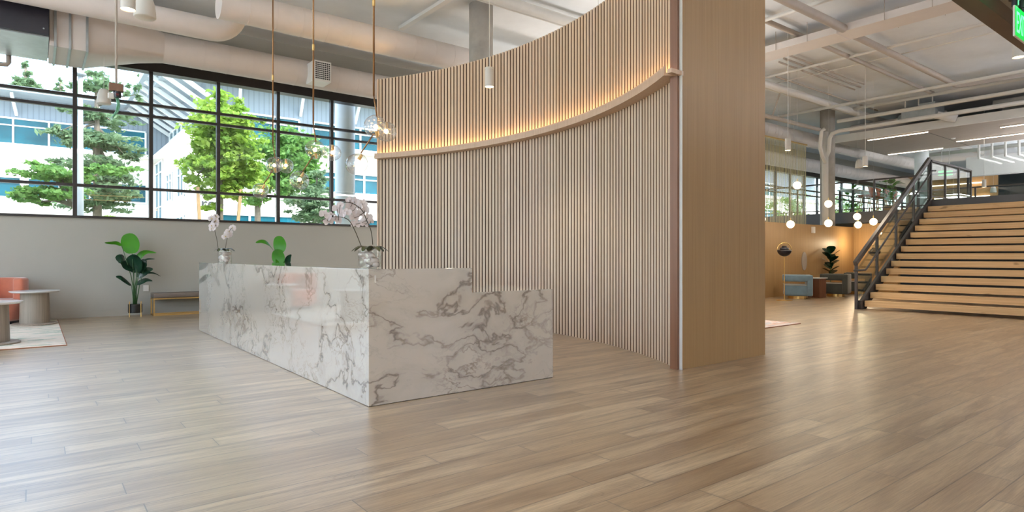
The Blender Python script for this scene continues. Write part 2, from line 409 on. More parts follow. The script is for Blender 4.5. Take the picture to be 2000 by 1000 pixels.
# ------------------------------------------------------------------ mesh helpers
class MB:
    def __init__(s): s.v = []; s.f = []
    def add(s, vs, fs):
        o = len(s.v); s.v += [tuple(v) for v in vs]; s.f += [tuple(i + o for i in f) for f in fs]; return s
    def box(s, x0, x1, y0, y1, z0, z1):
        return s.add([(x0, y0, z0), (x1, y0, z0), (x1, y1, z0), (x0, y1, z0), (x0, y0, z1), (x1, y0, z1), (x1, y1, z1), (x0, y1, z1)],
                     [(0, 3, 2, 1), (4, 5, 6, 7), (0, 1, 5, 4), (1, 2, 6, 5), (2, 3, 7, 6), (3, 0, 4, 7)])
    def bar(s, p0, p1, w, h):
        p0, p1 = Vector(p0), Vector(p1); d = (p1 - p0).normalized()
        up = Vector((0, 0, 1)) if abs(d.z) < 0.95 else Vector((1, 0, 0))
        a = d.cross(up).normalized() * w / 2; b = a.cross(d).normalized() * h / 2
        return s.add([p0 - a - b, p0 + a - b, p0 + a + b, p0 - a + b, p1 - a - b, p1 + a - b, p1 + a + b, p1 - a + b],
                     [(3, 2, 1, 0), (4, 5, 6, 7), (0, 1, 5, 4), (1, 2, 6, 5), (2, 3, 7, 6), (3, 0, 4, 7)])
    def prism(s, poly, z0, z1):
        n = len(poly)
        return s.add([(x, y, z0) for x, y in poly] + [(x, y, z1) for x, y in poly],
                     [tuple(range(n - 1, -1, -1)), tuple(range(n, 2 * n))] + [(i, (i + 1) % n, n + (i + 1) % n, n + i) for i in range(n)])
    def prism_y(s, poly, y0, y1):   # poly in (x, z)
        n = len(poly)
        return s.add([(x, y0, z) for x, z in poly] + [(x, y1, z) for x, z in poly],
                     [tuple(range(n)), tuple(range(2 * n - 1, n - 1, -1))] + [(n + i, n + (i + 1) % n, (i + 1) % n, i) for i in range(n)])
    def tube(s, pts, r, n=10, caps=True):
        pts = [Vector(p) for p in pts]; m = len(pts)
        rs = r if isinstance(r, (list, tuple)) else [r] * m
        vs = []; prev = None
        for i, p in enumerate(pts):
            d = (pts[min(i + 1, m - 1)] - pts[max(i - 1, 0)]).normalized()
            if prev is None:
                up = Vector((0, 0, 1)) if abs(d.z) < 0.95 else Vector((1, 0, 0)); a = d.cross(up).normalized()
            else:
                a = (prev - d * prev.dot(d)).normalized()
            prev = a; b = d.cross(a)
            for k in range(n):
                t = 2 * PI * k / n; vs.append(p + (a * math.cos(t) + b * math.sin(t)) * rs[i])
        fs = [(i * n + k, i * n + (k + 1) % n, (i + 1) * n + (k + 1) % n, (i + 1) * n + k) for i in range(m - 1) for k in range(n)]
        if caps: fs += [tuple(range(n - 1, -1, -1)), tuple((m - 1) * n + k for k in range(n))]
        return s.add(vs, fs)
    def lathe(s, prof, c=(0, 0, 0), n=28, sx=1.0, sy=1.0):
        vs = []; m = len(prof)
        for r, z in prof:
            for k in range(n):
                t = 2 * PI * k / n; vs.append((c[0] + r * math.cos(t) * sx, c[1] + r * math.sin(t) * sy, c[2] + z))
        fs = [(i * n + k, i * n + (k + 1) % n, (i + 1) * n + (k + 1) % n, (i + 1) * n + k) for i in range(m - 1) for k in range(n)]
        if prof[0][0] > 1e-5: fs.append(tuple(range(n - 1, -1, -1)))
        if prof[-1][0] > 1e-5: fs.append(tuple((m - 1) * n + k for k in range(n)))
        return s.add(vs, fs)
    def ball(s, c, r, nu=20, nv=12, fn=None, sc=(1, 1, 1)):
        vs = []
        for j in range(nv + 1):
            ph = PI * j / nv
            for k in range(nu):
                t = 2 * PI * k / nu
                d = Vector((math.sin(ph) * math.cos(t), math.sin(ph) * math.sin(t), math.cos(ph)))
                q = r * (fn(d) if fn else 1)
                vs.append((c[0] + d.x * q * sc[0], c[1] + d.y * q * sc[1], c[2] + d.z * q * sc[2]))
        fs = [(j * nu + k, (j + 1) * nu + k, (j + 1) * nu + (k + 1) % nu, j * nu + (k + 1) % nu) for j in range(nv) for k in range(nu)]
        return s.add(vs, fs)
    def leaf(s, pts, w, fold=0.25, side=None, shape=None):
        """blade along a polyline; w = max half width"""
        pts = [Vector(p) for p in pts]; N = 14; out = []
        seg = len(pts) - 1
        def at(t):
            x = t * seg; i = min(int(x), seg - 1); f = x - i
            p0 = pts[max(i - 1, 0)]; p1 = pts[i]; p2 = pts[i + 1]; p3 = pts[min(i + 2, seg)]
            return 0.5 * ((2 * p1) + (p2 - p0) * f + (2 * p0 - 5 * p1 + 4 * p2 - p3) * f * f + (3 * p1 - p0 - 3 * p2 + p3) * f ** 3)
        for i in range(N + 1):
            t = i / N; p = at(t); d = (at(min(1, t + .02)) - at(max(0, t - .02))).normalized()
            a = Vector(side).normalized() if side else d.cross(Vector((0, 0, 1))).normalized()
            a = (a - d * a.dot(d)).normalized(); nrm = a.cross(d)
            hw = w * (shape(t) if shape else math.sin(PI * min(1, t ** 0.75)) ** 0.7) + 0.001
            for q in (-1, -0.5, 0, 0.5, 1):
                out.append(p + a * hw * q + nrm * hw * abs(q) * fold)
        fs = [(i * 5 + q, i * 5 + q + 1, (i + 1) * 5 + q + 1, (i + 1) * 5 + q) for i in range(N) for q in range(4)]
        return s.add(out, fs)
    def build(s, name, m, parent=None, smooth=False, bevel=0.0, local=False, seg=2, sub=0, solid=0.0):
        """top level: origin moved to the base centre; child: vertices are world unless local"""
        me = bpy.data.meshes.new(name)
        vs = s.v; loc = Vector((0, 0, 0))
        if parent is None and not local and vs:
            xs = [v[0] for v in vs]; ys = [v[1] for v in vs]; zs = [v[2] for v in vs]
            loc = Vector(((min(xs) + max(xs)) / 2, (min(ys) + max(ys)) / 2, min(zs)))
            vs = [(v[0] - loc.x, v[1] - loc.y, v[2] - loc.z) for v in vs]
        elif parent is not None and not local:
            q = parent; org = Vector((0, 0, 0))
            while q is not None: org += q.location; q = q.parent
            vs = [(v[0] - org.x, v[1] - org.y, v[2] - org.z) for v in vs]
        me.from_pydata(vs, [], s.f); me.update()
        if smooth:
            me.polygons.foreach_set('use_smooth', [True] * len(me.polygons))
        me.materials.append(m)
        o = bpy.data.objects.new(name, me); C.objects.link(o)
        o.location = loc
        if parent is not None: o.parent = parent
        if solid:
            sm = o.modifiers.new('solid', 'SOLIDIFY'); sm.thickness = solid; sm.offset = 0
        if bevel:
            b = o.modifiers.new('bevel', 'BEVEL'); b.width = bevel; b.segments = seg; b.limit_method = 'ANGLE'
            if smooth is False and seg > 2: me.polygons.foreach_set('use_smooth', [True] * len(me.polygons))
        if sub:
            q = o.modifiers.new('sub', 'SUBSURF'); q.levels = sub; q.render_levels = sub
        return o

def thing(name, label, cat, loc=(0, 0, 0), rz=0.0, group=None):
    o = bpy.data.objects.new(name, None); C.objects.link(o)
    o.empty_display_size = 0.1
    o.location = loc; o.rotation_euler = (0, 0, rz)
    o['label'] = label; o['category'] = cat
    if group: o['group'] = group
    return o
def tag(o, label, cat, group=None, kind=None):
    o['label'] = label; o['category'] = cat
    if group: o['group'] = group
    if kind: o['kind'] = kind
    return o
def struct(name, mb, m, parent=None, **k):
    o = mb.build(name, m, parent, **k)
    if parent is None: o['kind'] = 'structure'
    return o
def dup(root, loc, rz=None, label=None, group=None):
    r = root.copy(); C.objects.link(r); r.location = loc
    if rz is not None: r.rotation_euler = (0, 0, rz)
    if label: r['label'] = label
    if group: r['group'] = group
    def kids(src, dst):
        for ch in list(src.children):
            c = ch.copy(); C.objects.link(c); c.parent = dst; kids(ch, c)
    kids(root, r)
    return r

CEIL = 6.15
WY = 14.6       # window wall
XL, XR, YB = -7.0, 46.0, -8.0
MZ = 2.69       # mezzanine floor

# ------------------------------------------------------------------ room shell
struct('floor', MB().box(XL, XR, YB, WY + 0.2, -0.2, 0), M['floor'])
struct('ceiling', MB().box(XL - 0.2, XR + 0.2, YB - 0.2, WY + 0.2, CEIL, CEIL + 0.3), M['ceiling'])
struct('wall_front', MB().box(XL, XR, WY, WY + 0.2, 0, 1.94).box(XL, XR, WY, WY + 0.2, 5.32, CEIL), M['wall_grey'])
struct('trim_header', MB().box(XL, XR, WY - 0.06, WY + 0.2, 4.99, 5.32), M['frame'])
struct('trim_sill', MB().box(XL, XR, WY - 0.04, WY + 0.2, 1.94, 1.985), M['frame'])
struct('baseboard_front', MB().box(XL, XR, WY - 0.015, WY - 0.001, 0, 0.14), M['wall_grey'])
struct('wall_back', MB().box(XL, XR, YB - 0.2, YB, 0, CEIL), M['white_paint'])
struct('wall_right', MB().box(XR, XR + 0.2, YB, WY, 0, CEIL), M['teal_dark'])
struct('wall_left', MB().box(XL - 0.2, XL, YB, WY, 0, 1.2).box(XL - 0.2, XL, YB, WY, 5.8, CEIL), M['wall_grey'])
nwin = 0
def window(cx0, cx1, axis, plane):
    global nwin; nwin += 1
    f = MB(); g = MB()
    def bx(mb, a0, a1, z0, z1, d0, d1):
        if axis == 'x': mb.box(a0, a1, plane + d0, plane + d1, z0, z1)
        else: mb.box(plane - d1, plane - d0, a0, a1, z0, z1)
    zb, zt = (1.985, 4.99) if axis == 'x' else (1.2, 5.8)
    bx(f, cx0 - 0.035, cx0 + 0.035, zb, zt, -0.03, 0.07)
    for z, h in ((2.575, 0.055), (4.075, 0.055), (4.31, 0.055)):
        bx(f, cx0 + 0.035, cx1 - 0.035, z - h / 2, z + h / 2, -0.02, 0.065)
    bx(g, cx0 + 0.035, cx1 - 0.035, zb, zt, 0.045, 0.055)
    o = struct('window_%d' % nwin, f, M['frame'])
    g.build('pane', M['window_glass'], o)
k0 = int((XL - 0.62) / 1.28)
for k in range(k0, 36):
    window(0.62 + 1.28 * k, 0.62 + 1.28 * (k + 1), 'x', WY)
for k in range(12):
    window(YB + 0.2 + 1.87 * k, YB + 0.2 + 1.87 * (k + 1), 'y', XL)

# lounge partition and walls under the mezzanine
struct('wall_lounge', MB().box(11.5, 22.3, 9.6, 9.78, 0, 2.19), M['lounge_wood'])
struct('wall_under_mezzanine', MB().box(22.3, 22.45, 8.2, 9.6, 0, 2.3), M['lounge_wood'])
struct('wall_under_stair', MB().box(25.0, 25.15, YB, 9.6, 0, 2.3), M['teal_dark'])
# mezzanine slab: deck behind, tongue over the stair
struct('floor_mezzanine', MB().box(22.3, XR, YB, WY - 0.05, 2.42, MZ).box(19.0, 22.3, 2.0, 6.24, 2.42, MZ - 0.001), M['wall_grey'])
struct('trim_mezzanine_edge', MB().box(22.24, 22.3, 6.24, WY - 0.05, 2.33, MZ + 0.02).box(22.24, 22.3, YB, 2.0, 2.33, MZ + 0.02)
       .box(18.96, 19.0, 2.0, 6.24, 2.5, MZ + 0.02).box(18.96, 22.24, 6.24, 6.28, 2.42, MZ + 0.02), M['dark_fascia'])
# bulkhead and back wall elements above the mezzanine
struct('ceiling_bulkhead', MB().box(33.0, 33.4, YB, 9.4, 4.75, 5.6), M['white_paint'])
# soffit with boards over the mezzanine front
struct('ceiling_soffit', MB().box(22.3, 26.6, YB, 10.2, 5.17, 5.3), M['soffit'])
struct('trim_soffit_edge', MB().box(22.22, 22.3, YB, 10.2, 5.17, 5.42), M['white_paint'])
struct('trim_soffit_joint', MB().box(22.32, 26.58, 7.48, 7.5, 5.164, 5.17).box(22.32, 26.58, 4.78, 4.8, 5.164, 5.17), M['frame'])
# lower ceiling above the camera side, upper right
struct('ceiling_low', MB().box(4.2, 14.0, -1.4, 1.42, 3.12, 3.3), M['wall_grey'])
struct('trim_low_ceiling_beam', MB().box(4.2, 14.0, 1.42, 1.54, 3.0, 3.32), M['brown_beam'])

# columns
def column(x, y, r, z0, z1, m, name='column'):
    prof = [(r, z0)]
    z = z0 + 1.2
    while z < z1 - 0.2:
        prof += [(r, z - 0.012), (r * 0.985, z), (r, z + 0.012)]; z += 1.22
    prof.append((r, z1))
    return struct(name, MB().lathe(prof, (x, y, 0), 40), m, smooth=True)
column(6.97, 10.0, 0.235, 0, CEIL, M['concrete'], 'column_1')
column(21.35, 10.03, 0.23, 0, CEIL, M['concrete'], 'column_2')
column(29.6, 10.0, 0.26, MZ, CEIL, M['white_col'], 'column_3')
column(24.0, 4.6, 0.4, 0, 2.42, M['white_col'], 'column_4')
ec = MB().lathe([(0.25, -0.5), (0.25, 6.6)], (6.35, 15.25, 0), 40).build('porch_column', M['white_col'], smooth=True)
tag(ec, 'pale round column standing just outside the window beside the slatted wall', 'column')

# ------------------------------------------------------------------ slatted curved partition
AC = (-0.42, 7.67)
def arc(R, a): return (AC[0] + R * math.cos(a), AC[1] + R * math.sin(a))
A0, A1 = -0.5536, 0.5536
def arcbox(mb, r0, r1, z0, z1, a0=A0, a1=A1, n=64):
    vs = []
    for i in range(n + 1):
        a = a0 + (a1 - a0) * i / n
        for r, z in ((r0, z0), (r1, z0), (r1, z1), (r0, z1)):
            x, y = arc(r, a); vs.append((x, y, z))
    fs = [(i * 4 + j, i * 4 + (j + 1) % 4, (i + 1) * 4 + (j + 1) % 4, (i + 1) * 4 + j) for i in range(n) for j in range(4)]
    fs += [(3, 2, 1, 0), (n * 4, n * 4 + 1, n * 4 + 2, n * 4 + 3)]
    mb.add(vs, fs); return mb
part = thing('slatted_partition', 'tall concave curved oak slat wall with a glowing ledge and flat oak end panel', 'partition wall', (6.2, 7.67, 0))
TOP = 4.70
arcbox(MB(), 6.8405, 6.98, 0.0, TOP - 0.01, -0.5425, 0.5535).build('backing', M['slat_back'], part)
NS = 98
sl = MB(); da = (A1 - A0) / NS
for i in range(NS):
    a = A0 + (i + 0.5) * da; h = 0.0268 / 6.83
    for z0, z1 in ((0.0, 3.13), (3.16, TOP)):
        q = [arc(6.828, a - h), arc(6.828, a + h), arc(6.8402, a + h), arc(6.8402, a - h)]
        sl.prism(q, z0, z1)
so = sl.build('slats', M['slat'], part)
so.data.materials.append(M['slat_side_shade'])
for p_ in so.data.polygons:      # oak face; shade of the sides painted in as brown
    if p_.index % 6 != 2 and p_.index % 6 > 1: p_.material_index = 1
lg = arcbox(MB(), 6.665, 6.83, 3.105, 3.135)
arcbox(lg, 6.665, 6.69, 3.135, 3.205)
lg.build('ledge', M['ledge'], part)
arcbox(MB(), 6.785, 6.80, 3.137, 3.15).build('led_strip', M['led'], part)
x0, y0 = arc(6.85, A0)
MB().box(5.36, 5.40, 4.075, 4.17, 0, TOP).build('edge_trim', M['walnut_trim'], part)
MB().box(5.40, 7.03, 4.05, 4.17, 0, TOP).build('end_panel', M['panel'], part)
MB().box(5.392, 5.40, 4.04, 4.075, 0, TOP).build('edge_strip', M['white_paint'], part)
MB().box(5.22, 5.42, 4.042, 4.10, 3.105, 3.15).build('ledge_return', M['ledge'], part)
xl, yl = arc(6.825, A1); xl2, yl2 = arc(6.98, A1)
MB().prism([(xl - 0.005, yl + 0.0), (xl2, yl2), (xl2 - 0.02, yl2 + 0.035), (xl - 0.025, yl + 0.035)], 0, TOP).build('edge_board', M['ledge'], part)

# ------------------------------------------------------------------ reception desk
desk = thing('reception_desk', 'long white marble reception desk with a stepped end and grey brown veins', 'reception desk', (3.07, 7.7, 0))
HZ, LZ = 1.094, 0.874
MB().prism_y([(2.10, 0.004), (4.05, 0.004), (4.05, LZ), (3.09, LZ), (3.09, HZ), (2.10, HZ)], 4.57, 4.63).build('end_panel', M['marble'], desk, bevel=0.002)
MB().box(2.10, 2.16, 4.631, 10.95, 0.004, HZ).build('front_panel', M['marble'], desk, bevel=0.002)
MB().box(2.161, 3.09, 4.631, 10.88, HZ - 0.04, HZ).build('counter_top', M['marble'], desk, bevel=0.002)
MB().box(3.05, 3.09, 4.631, 10.88, 0.74, HZ - 0.041).build('counter_back', M['white_paint'], desk)
MB().prism_y([(2.161, 0.004), (4.05, 0.004), (4.05, LZ), (3.09, LZ), (3.09, HZ), (2.161, HZ)], 10.89, 10.95).build('end_panel', M['marble'], desk)
MB().box(3.1, 4.05, 4.631, 5.6, LZ - 0.04, LZ).build('side_top', M['marble'], desk)
MB().box(3.1, 3.9, 5.601, 10.88, 0.70, 0.74).build('work_top', M['white_plastic'], desk)
MB().box(2.105, 4.045, 4.575, 4.60, 0, 0.004).box(2.105, 2.13, 4.60, 10.9, 0, 0.004).build('toe_gap', M['black'], desk)
MB().box(2.150, 2.160, 4.564, 4.5699, 0.985, 1.045).build('sticker', M['white_plastic'], desk)

# ------------------------------------------------------------------ bubble pendants
def blob(seed):
    rr = random.Random(seed); ks = [(Vector((rr.uniform(-1, 1), rr.uniform(-1, 1), rr.uniform(-1, 1))).normalized(), rr.uniform(-0.16, 0.10)) for _ in range(9)]
    def fn(d):
        s_ = 1.0
        for k, a in ks: s_ += a * max(0, d.dot(k)) ** 6
        return s_
    return fn
def bubble_light(loc, label, seed, second):
    t = thing('bubble_pendant', label, 'pendant lamp', loc, 0, 'blown glass bubble pendants over the desk')
    L = Vector((RX, RY, 0))
    base = Vector((0, 0, 0))
    main = L * 0.03
    kink = base + Vector((0, 0, 2.93))
    r = MB().tube([(0, 0, CEIL - 0.02), kink], 0.011, 8).tube([kink, L * 0.035 + Vector((0, 0, 2.70))], 0.008, 8)
    r.tube([L * 0.0 + Vector((0, 0, 2.52)), L * -0.14 + Vector((0, 0, 2.31))], 0.008, 8)
    r.build('rod', M['rod'], t, smooth=True, local=True)
    MB().tube([(0, 0, 3.9), (0, 0, 3.98)], 0.016, 10).build('coupling', M['brass'], t, local=True)
    MB().lathe([(0.06, CEIL - 0.03), (0.06, CEIL)], (0, 0, 0), 24).build('canopy', M['brass'], t, local=True)
    spots = [(L * 0.02, 2.60, 0.126), (L * second[0] + Vector((0.05, 0.08, 0)), second[1], 0.112), (L * -0.185, 2.20, 0.120)]
    for i, (o_, z, rad) in enumerate(spots):
        c = o_ + Vector((0, 0, z))
        s_ = MB().ball(c, rad, 30, 20, blob(seed * 10 + i)).build('glass_bubble', M['bubble'], t, smooth=True, local=True)
        d = Vector((0, 0, 1)) if i != 2 else (L * 0.5 + Vector((0, 0, 0.85))).normalized()
        if i == 0: d = Vector((0.2, 0.1, -0.9)).normalized()
        MB().tube([c + d * rad * 0.95, c + d * rad * 0.4], [0.014, 0.02], 10).build('socket', M['brass'], s_, local=True)
        MB().ball(c + d * rad * 0.05, 0.026, 12, 8).build('bulb', M['bulb'], s_, smooth=True, local=True)
    return t
for i, (px, lab) in enumerate(((730, 'clear blown glass bubble pendant nearest the slatted wall, largest of the three'),
                               (612, 'clear blown glass bubble pendant in the middle of the three over the desk'),
                               (533, 'clear blown glass bubble pendant farthest from the slatted wall, smallest of the three'))):
    q = P(px, 400, X=2.9)
    bubble_light((q.x, q.y, 0), lab, i + 1, ((0.125, 2.56), (0.235, 2.57), (0.175, 2.60))[i])

# ------------------------------------------------------------------ cylinder and bell pendants
def cyl_proto(name, label, grp):
    t = thing(name, label, 'pendant lamp', (0, 0, 0), 0, grp)
    MB().tube([(0, 0, 0.26), (0, 0, 2.65)], 0.006, 6).build('stem', M['wire'], t, local=True)
    MB().lathe([(0.056, 0.012), (0.062, 0.0), (0.062, 0.225), (0.058, 0.228), (0.058, 0.236), (0.062, 0.239), (0.062, 0.262), (0.0, 0.264)], (0, 0, 0), 32).build('lamp_shade', M['shade'], t, smooth=False, local=True)
    MB().lathe([(0.0, 0.008), (0.055, 0.008), (0.055, 0.014), (0, 0.014)], (0, 0, 0), 24).build('lens', M['lamp_glow'], t, local=True)
    return t
cyls = [((956, 170), 'white cylinder pendant hanging in front of the slatted wall'),
        ((250, 19), 'lit white cylinder pendant at the top left beside a wider unlit bell pendant'),
        ((1539, 294), 'white cylinder pendant hanging in front of the gold bead curtain'),
        ((1690, 325), 'white cylinder pendant hanging right of a bell pendant by the mezzanine'),
        ((1990, 112), 'white cylinder pendant just below the brown beam near the exit sign'),
        ((1922, 366), 'white cylinder pendant above the stair landing near the far railing'),
        ]
c0 = cyl_proto('cylinder_pendant', cyls[0][1], 'white cylinder pendants')
CYLZ = 3.5
cyl_lights = []
for i, ((px, py), lab) in enumerate(cyls):
    q = P(px, py, Z=CYLZ)
    if i == 0: c0.location = q; c0['label'] = lab
    else: dup(c0, q, label=lab)
    cyl_lights.append(q)
def spot(q, e=60, col=(1, 0.84, 0.64), size=1.9, name='spot'):
    d = bpy.data.lights.new(name, 'SPOT'); d.energy = e; d.color = col; d.spot_size = size; d.spot_blend = 0.6; d.shadow_soft_size = 0.05
    o = bpy.data.objects.new(name, d); C.objects.link(o); o.location = (q[0], q[1], q[2] - 0.02)
for q in cyl_lights: spot(q)

def bell_proto(label):
    t = thing('bell_pendant', label, 'pendant lamp', (0, 0, 0), 0, 'white bell pendants')
    MB().lathe([(0.104, 0.0), (0.112, 0.01), (0.108, 0.08), (0.094, 0.17), (0.074, 0.235), (0.05, 0.262), (0, 0.27)], (0, 0, 0), 32).build('lamp_shade', M['shade'], t, smooth=True, local=True, solid=0.004)
    return t
bells = [((203, 203), 11.2, 'white bell pendant hanging in front of the left window beside a box on a pole'),
         ((283, 35), 7.0, 'wide unlit bell pendant at the top left beside the lit cylinder'),
         ((1678, 328), 19.2, 'white bell pendant left of a cylinder pendant by the mezzanine'),
         ((1940, 376), 26.0, 'white bell pendant over the far mezzanine at right')]
b0 = bell_proto('x')
for i, ((px, py), D, lab) in enumerate(bells):
    q = P(px, py, Z=3.92)
    if i == 3: q = P(px, py, Z=3.9)
    if i == 0: b0.location = q; b0['label'] = lab
    else: t_ = dup(b0, q, label=lab)
    if i == 0: t_ = b0
    MB().tube([(0, 0, 0.262), (0, 0, (4.9 if i == 0 else CEIL) - q.z)], 0.004, 6).build('cord', M['wire'], t_, local=True)

# globe pendants in the lounge
gp = thing('globe_pendant', '', 'pendant lamp', (0, 0, 0), 0, 'opal globe pendants in the lounge')
MB().tube([(0, 0, 0.1), (0, 0, 0.17)], 0.014, 8).build('socket', M['brass'], gp, local=True)
MB().ball((0, 0, 0), 0.1, 24, 16).build('globe', M['globe'], gp, smooth=True, local=True)
globes = [(1557, 362, 16.0, 'highest opal globe pendant, in front of the bead curtain'),
          (1544, 438, 16.2, 'opal globe pendant just above the wooden lounge wall, left of the column'),
          (1618, 398, 17.0, 'upper of two opal globes hanging in front of the round column'),
          (1618, 436, 16.6, 'lower of two opal globes hanging in front of the round column'),
          (1674, 423, 17.6, 'upper opal globe of the close pair in front of the mezzanine edge'),
          (1676, 439, 18.2, 'lower opal globe of the close pair in front of the mezzanine edge'),
          (1706, 433, 17.4, 'opal globe pendant nearest the stair railing'),
          (1487, 428, 15.6, 'lower opal globe half hidden behind the oak end panel'),
          (1486, 382, 16.4, 'upper opal globe half hidden behind the oak end panel')]
for i, (px, py, D, lab) in enumerate(globes):
    r = ray(px, py); q = Vector((r.x * D, r.y * D, EYE + r.z * D))
    t = gp if i == 0 else dup(gp, q)
    t.location = q; t['label'] = lab
    MB().tube([(0, 0, 0.17), (0, 0, CEIL - q.z)], 0.003, 5).build('cord', M['wire'], t, local=True)
    if i < 7:
        d = bpy.data.lights.new('globe_light', 'POINT'); d.energy = 9; d.color = (1, 0.82, 0.6); d.shadow_soft_size = 0.1
        o = bpy.data.objects.new('globe_light', d); C.objects.link(o); o.location = q + Vector((0, 0, -0.16))

# box on a pole hanging in front of the window
q = P(227, 172, Y=10.6)
t = thing('hanging_camera_box', 'brown box and camera on a long pole hanging in front of the left window', 'camera', (q.x, q.y, q.z))
MB().tube([(0, 0, 0.06), (0, 0, CEIL - q.z)], 0.016, 10).build('pole', M['channel'], t, local=True)
MB().box(-0.09, 0.09, -0.05, 0.05, -0.05, 0.06).build('mounting_box', M['brown_box'], t, local=True, bevel=0.004)
MB().lathe([(0.05, -0.14), (0.055, -0.10), (0.05, -0.05)], (0.01, 0, 0), 20).build('camera_head', M['black'], t, local=True)
MB().box(-0.10, -0.03, -0.03, 0.04, -0.16, -0.08).build('bracket', M['white_plastic'], t, local=True, bevel=0.005)
MB().ball((0.01, -0.05, -0.1), 0.02, 12, 8).build('lens', M['lens_red'], t, local=True)
MB().tube([(0.0, 0, -0.14), (0.02, 0, -0.22), (0.0, 0, -0.34), (-0.04, 0, -0.42)], 0.012, 8).tube([(0.02, 0, -0.14), (0.04, 0, -0.25), (0.02, 0, -0.34), (-0.04, 0, -0.42)], 0.012, 8).build('cable', M['green_wire'], t, local=True, smooth=True)

# ------------------------------------------------------------------ ducts, left
def duct(name, label, pts, r, n=28, seams=0.45, m='duct'):
    """round duct along a polyline with thin raised seam rings"""
    mb = MB().tube(pts, r, n)
    a, b = Vector(pts[0]), Vector(pts[-1])
    if seams and len(pts) == 2:
        L = (b - a).length; k = int(L / seams)
        for i in range(1, k):
            p = a.lerp(b, i / k); d = (b - a).normalized() * 0.006
            mb.tube([p - d, p + d], r + 0.004, n)
    o = mb.build(name, M[m], smooth=True)
    md = o.modifiers.new('es', 'EDGE_SPLIT'); md.split_angle = math.radians(40)
    return tag(o, label, 'duct')
# duct along the windows with its square start
t = thing('round_duct', 'pale round air duct running just above the windows', 'duct', (1.8, 13.6, 4.9))
mb = MB().tube([(1.95, 13.6, 5.23), (44, 13.6, 5.23)], 0.285, 30)
for i in range(90):
    x = 2.2 + i * 0.46; mb.tube([(x, 13.6, 5.23), (x + 0.012, 13.6, 5.23)], 0.289, 30)
o = mb.build('duct_run', M['duct'], t, smooth=True); md = o.modifiers.new('es', 'EDGE_SPLIT'); md.split_angle = math.radians(40)
# square to round reducer
vs = []; n = 32
for k in range(n):
    a = 2 * PI * k / n; ca, sa = math.cos(a), math.sin(a); m_ = max(abs(ca), abs(sa))
    vs.append((0.72, 13.45 + 0.62 * ca / m_, 5.24 + 0.53 * sa / m_))
for k in range(n):
    a = 2 * PI * k / n; vs.append((1.96, 13.6 + 0.288 * math.cos(a), 5.23 + 0.288 * math.sin(a)))
MB().add(vs, [(k, (k + 1) % n, n + (k + 1) % n, n + k) for k in range(n)]).build('reducer', M['duct'], t, smooth=True)
MB().box(0.2, 0.72, 12.83, 14.07, 4.71, 5.77).build('square_section', M['duct'], t)
for x in (0.26, 0.46, 0.70):
    MB().box(x, x + 0.035, 12.80, 14.10, 4.685, 5.80).build('flange', M['galv'], t)
for x in (0.3, 0.5, 0.74):
    MB().tube([(x, 12.81, 5.7), (x, 12.81, CEIL)], 0.008, 6).build('hanger_rod', M['wire'], t)
# supply grille box on it
MB().box(4.70, 5.08, 12.95, 13.42, 4.95, 5.38).build('grille_box', M['white_plastic'], t, bevel=0.004)
g = MB()
for i in range(9):
    x = 4.725 + i * 0.0415; g.box(x - 0.003, x + 0.003, 12.935, 12.949, 4.98, 5.35)
for i in range(10):
    z = 4.98 + i * 0.041; g.box(4.725, 5.057, 12.93, 12.9345, z - 0.006, z + 0.006)
g.build('grille', M['white_plastic'], t)
MB().box(4.73, 5.05, 12.946, 12.9495, 4.985, 5.345).build('grille_void', M['black'], t)
# black air handler
t = thing('air_handler', 'black box shaped air handler at the top left over the window', 'air handler', (-3, 13.4, 4.78))
MB().box(-6.0, 0.19, 12.6, 12.66, 4.80, 6.0).build('front_cover', M['black'], t)
MB().box(-6.0, 0.19, 12.661, 14.2, 4.78, 6.0).build('body', M['galv'], t)
sc_ = MB()
for x, z in ((0.12, 5.62), (0.12, 5.3), (0.12, 4.9), (-0.6, 5.55), (-0.55, 4.95), (-1.4, 5.6)):
    sc_.tube([(x, 12.6, z), (x, 12.59, z)], 0.012, 8)
sc_.build('screws', M['galv'], t)
# grey conduit elbow at far left under it
el = MB().tube([(-0.5, 14.3, 4.78), (-0.28, 14.3, 4.78)], 0.04, 10)
tag(MB().tube([P(-20, 124, Y=14.3), P(14, 126, Y=14.3), P(17, 122, Y=14.3), P(17, 108, Y=14.3)], 0.04, 10).build('bent_pipe', M['channel'], smooth=True), 'short grey elbow pipe at the left picture edge under the air handler', 'pipe')
# duct 2 with elbow going up
pts = [(-4, 12.27, 5.34), (2.55, 12.27, 5.34)]
X0 = 2.55
for i in range(1, 9):
    a = i / 8 * PI / 2; pts.append((X0 + 0.42 * math.sin(a), 12.27, 5.34 + 0.42 * (1 - math.cos(a))))
pts.append((X0 + 0.42, 12.27, CEIL - 0.01))
mb = MB().tube(pts, 0.205, 28)
o = mb.build('round_duct', M['duct'], smooth=True); md = o.modifiers.new('es', 'EDGE_SPLIT'); md.split_angle = math.radians(40)
tag(o, 'shadowed round duct between two others, turning up into the ceiling', 'duct')
duct('round_duct', 'big round duct passing above the slatted wall, starting at the top left', [(2.45, 11.22, 5.45), (37, 11.22, 5.45)], 0.255)
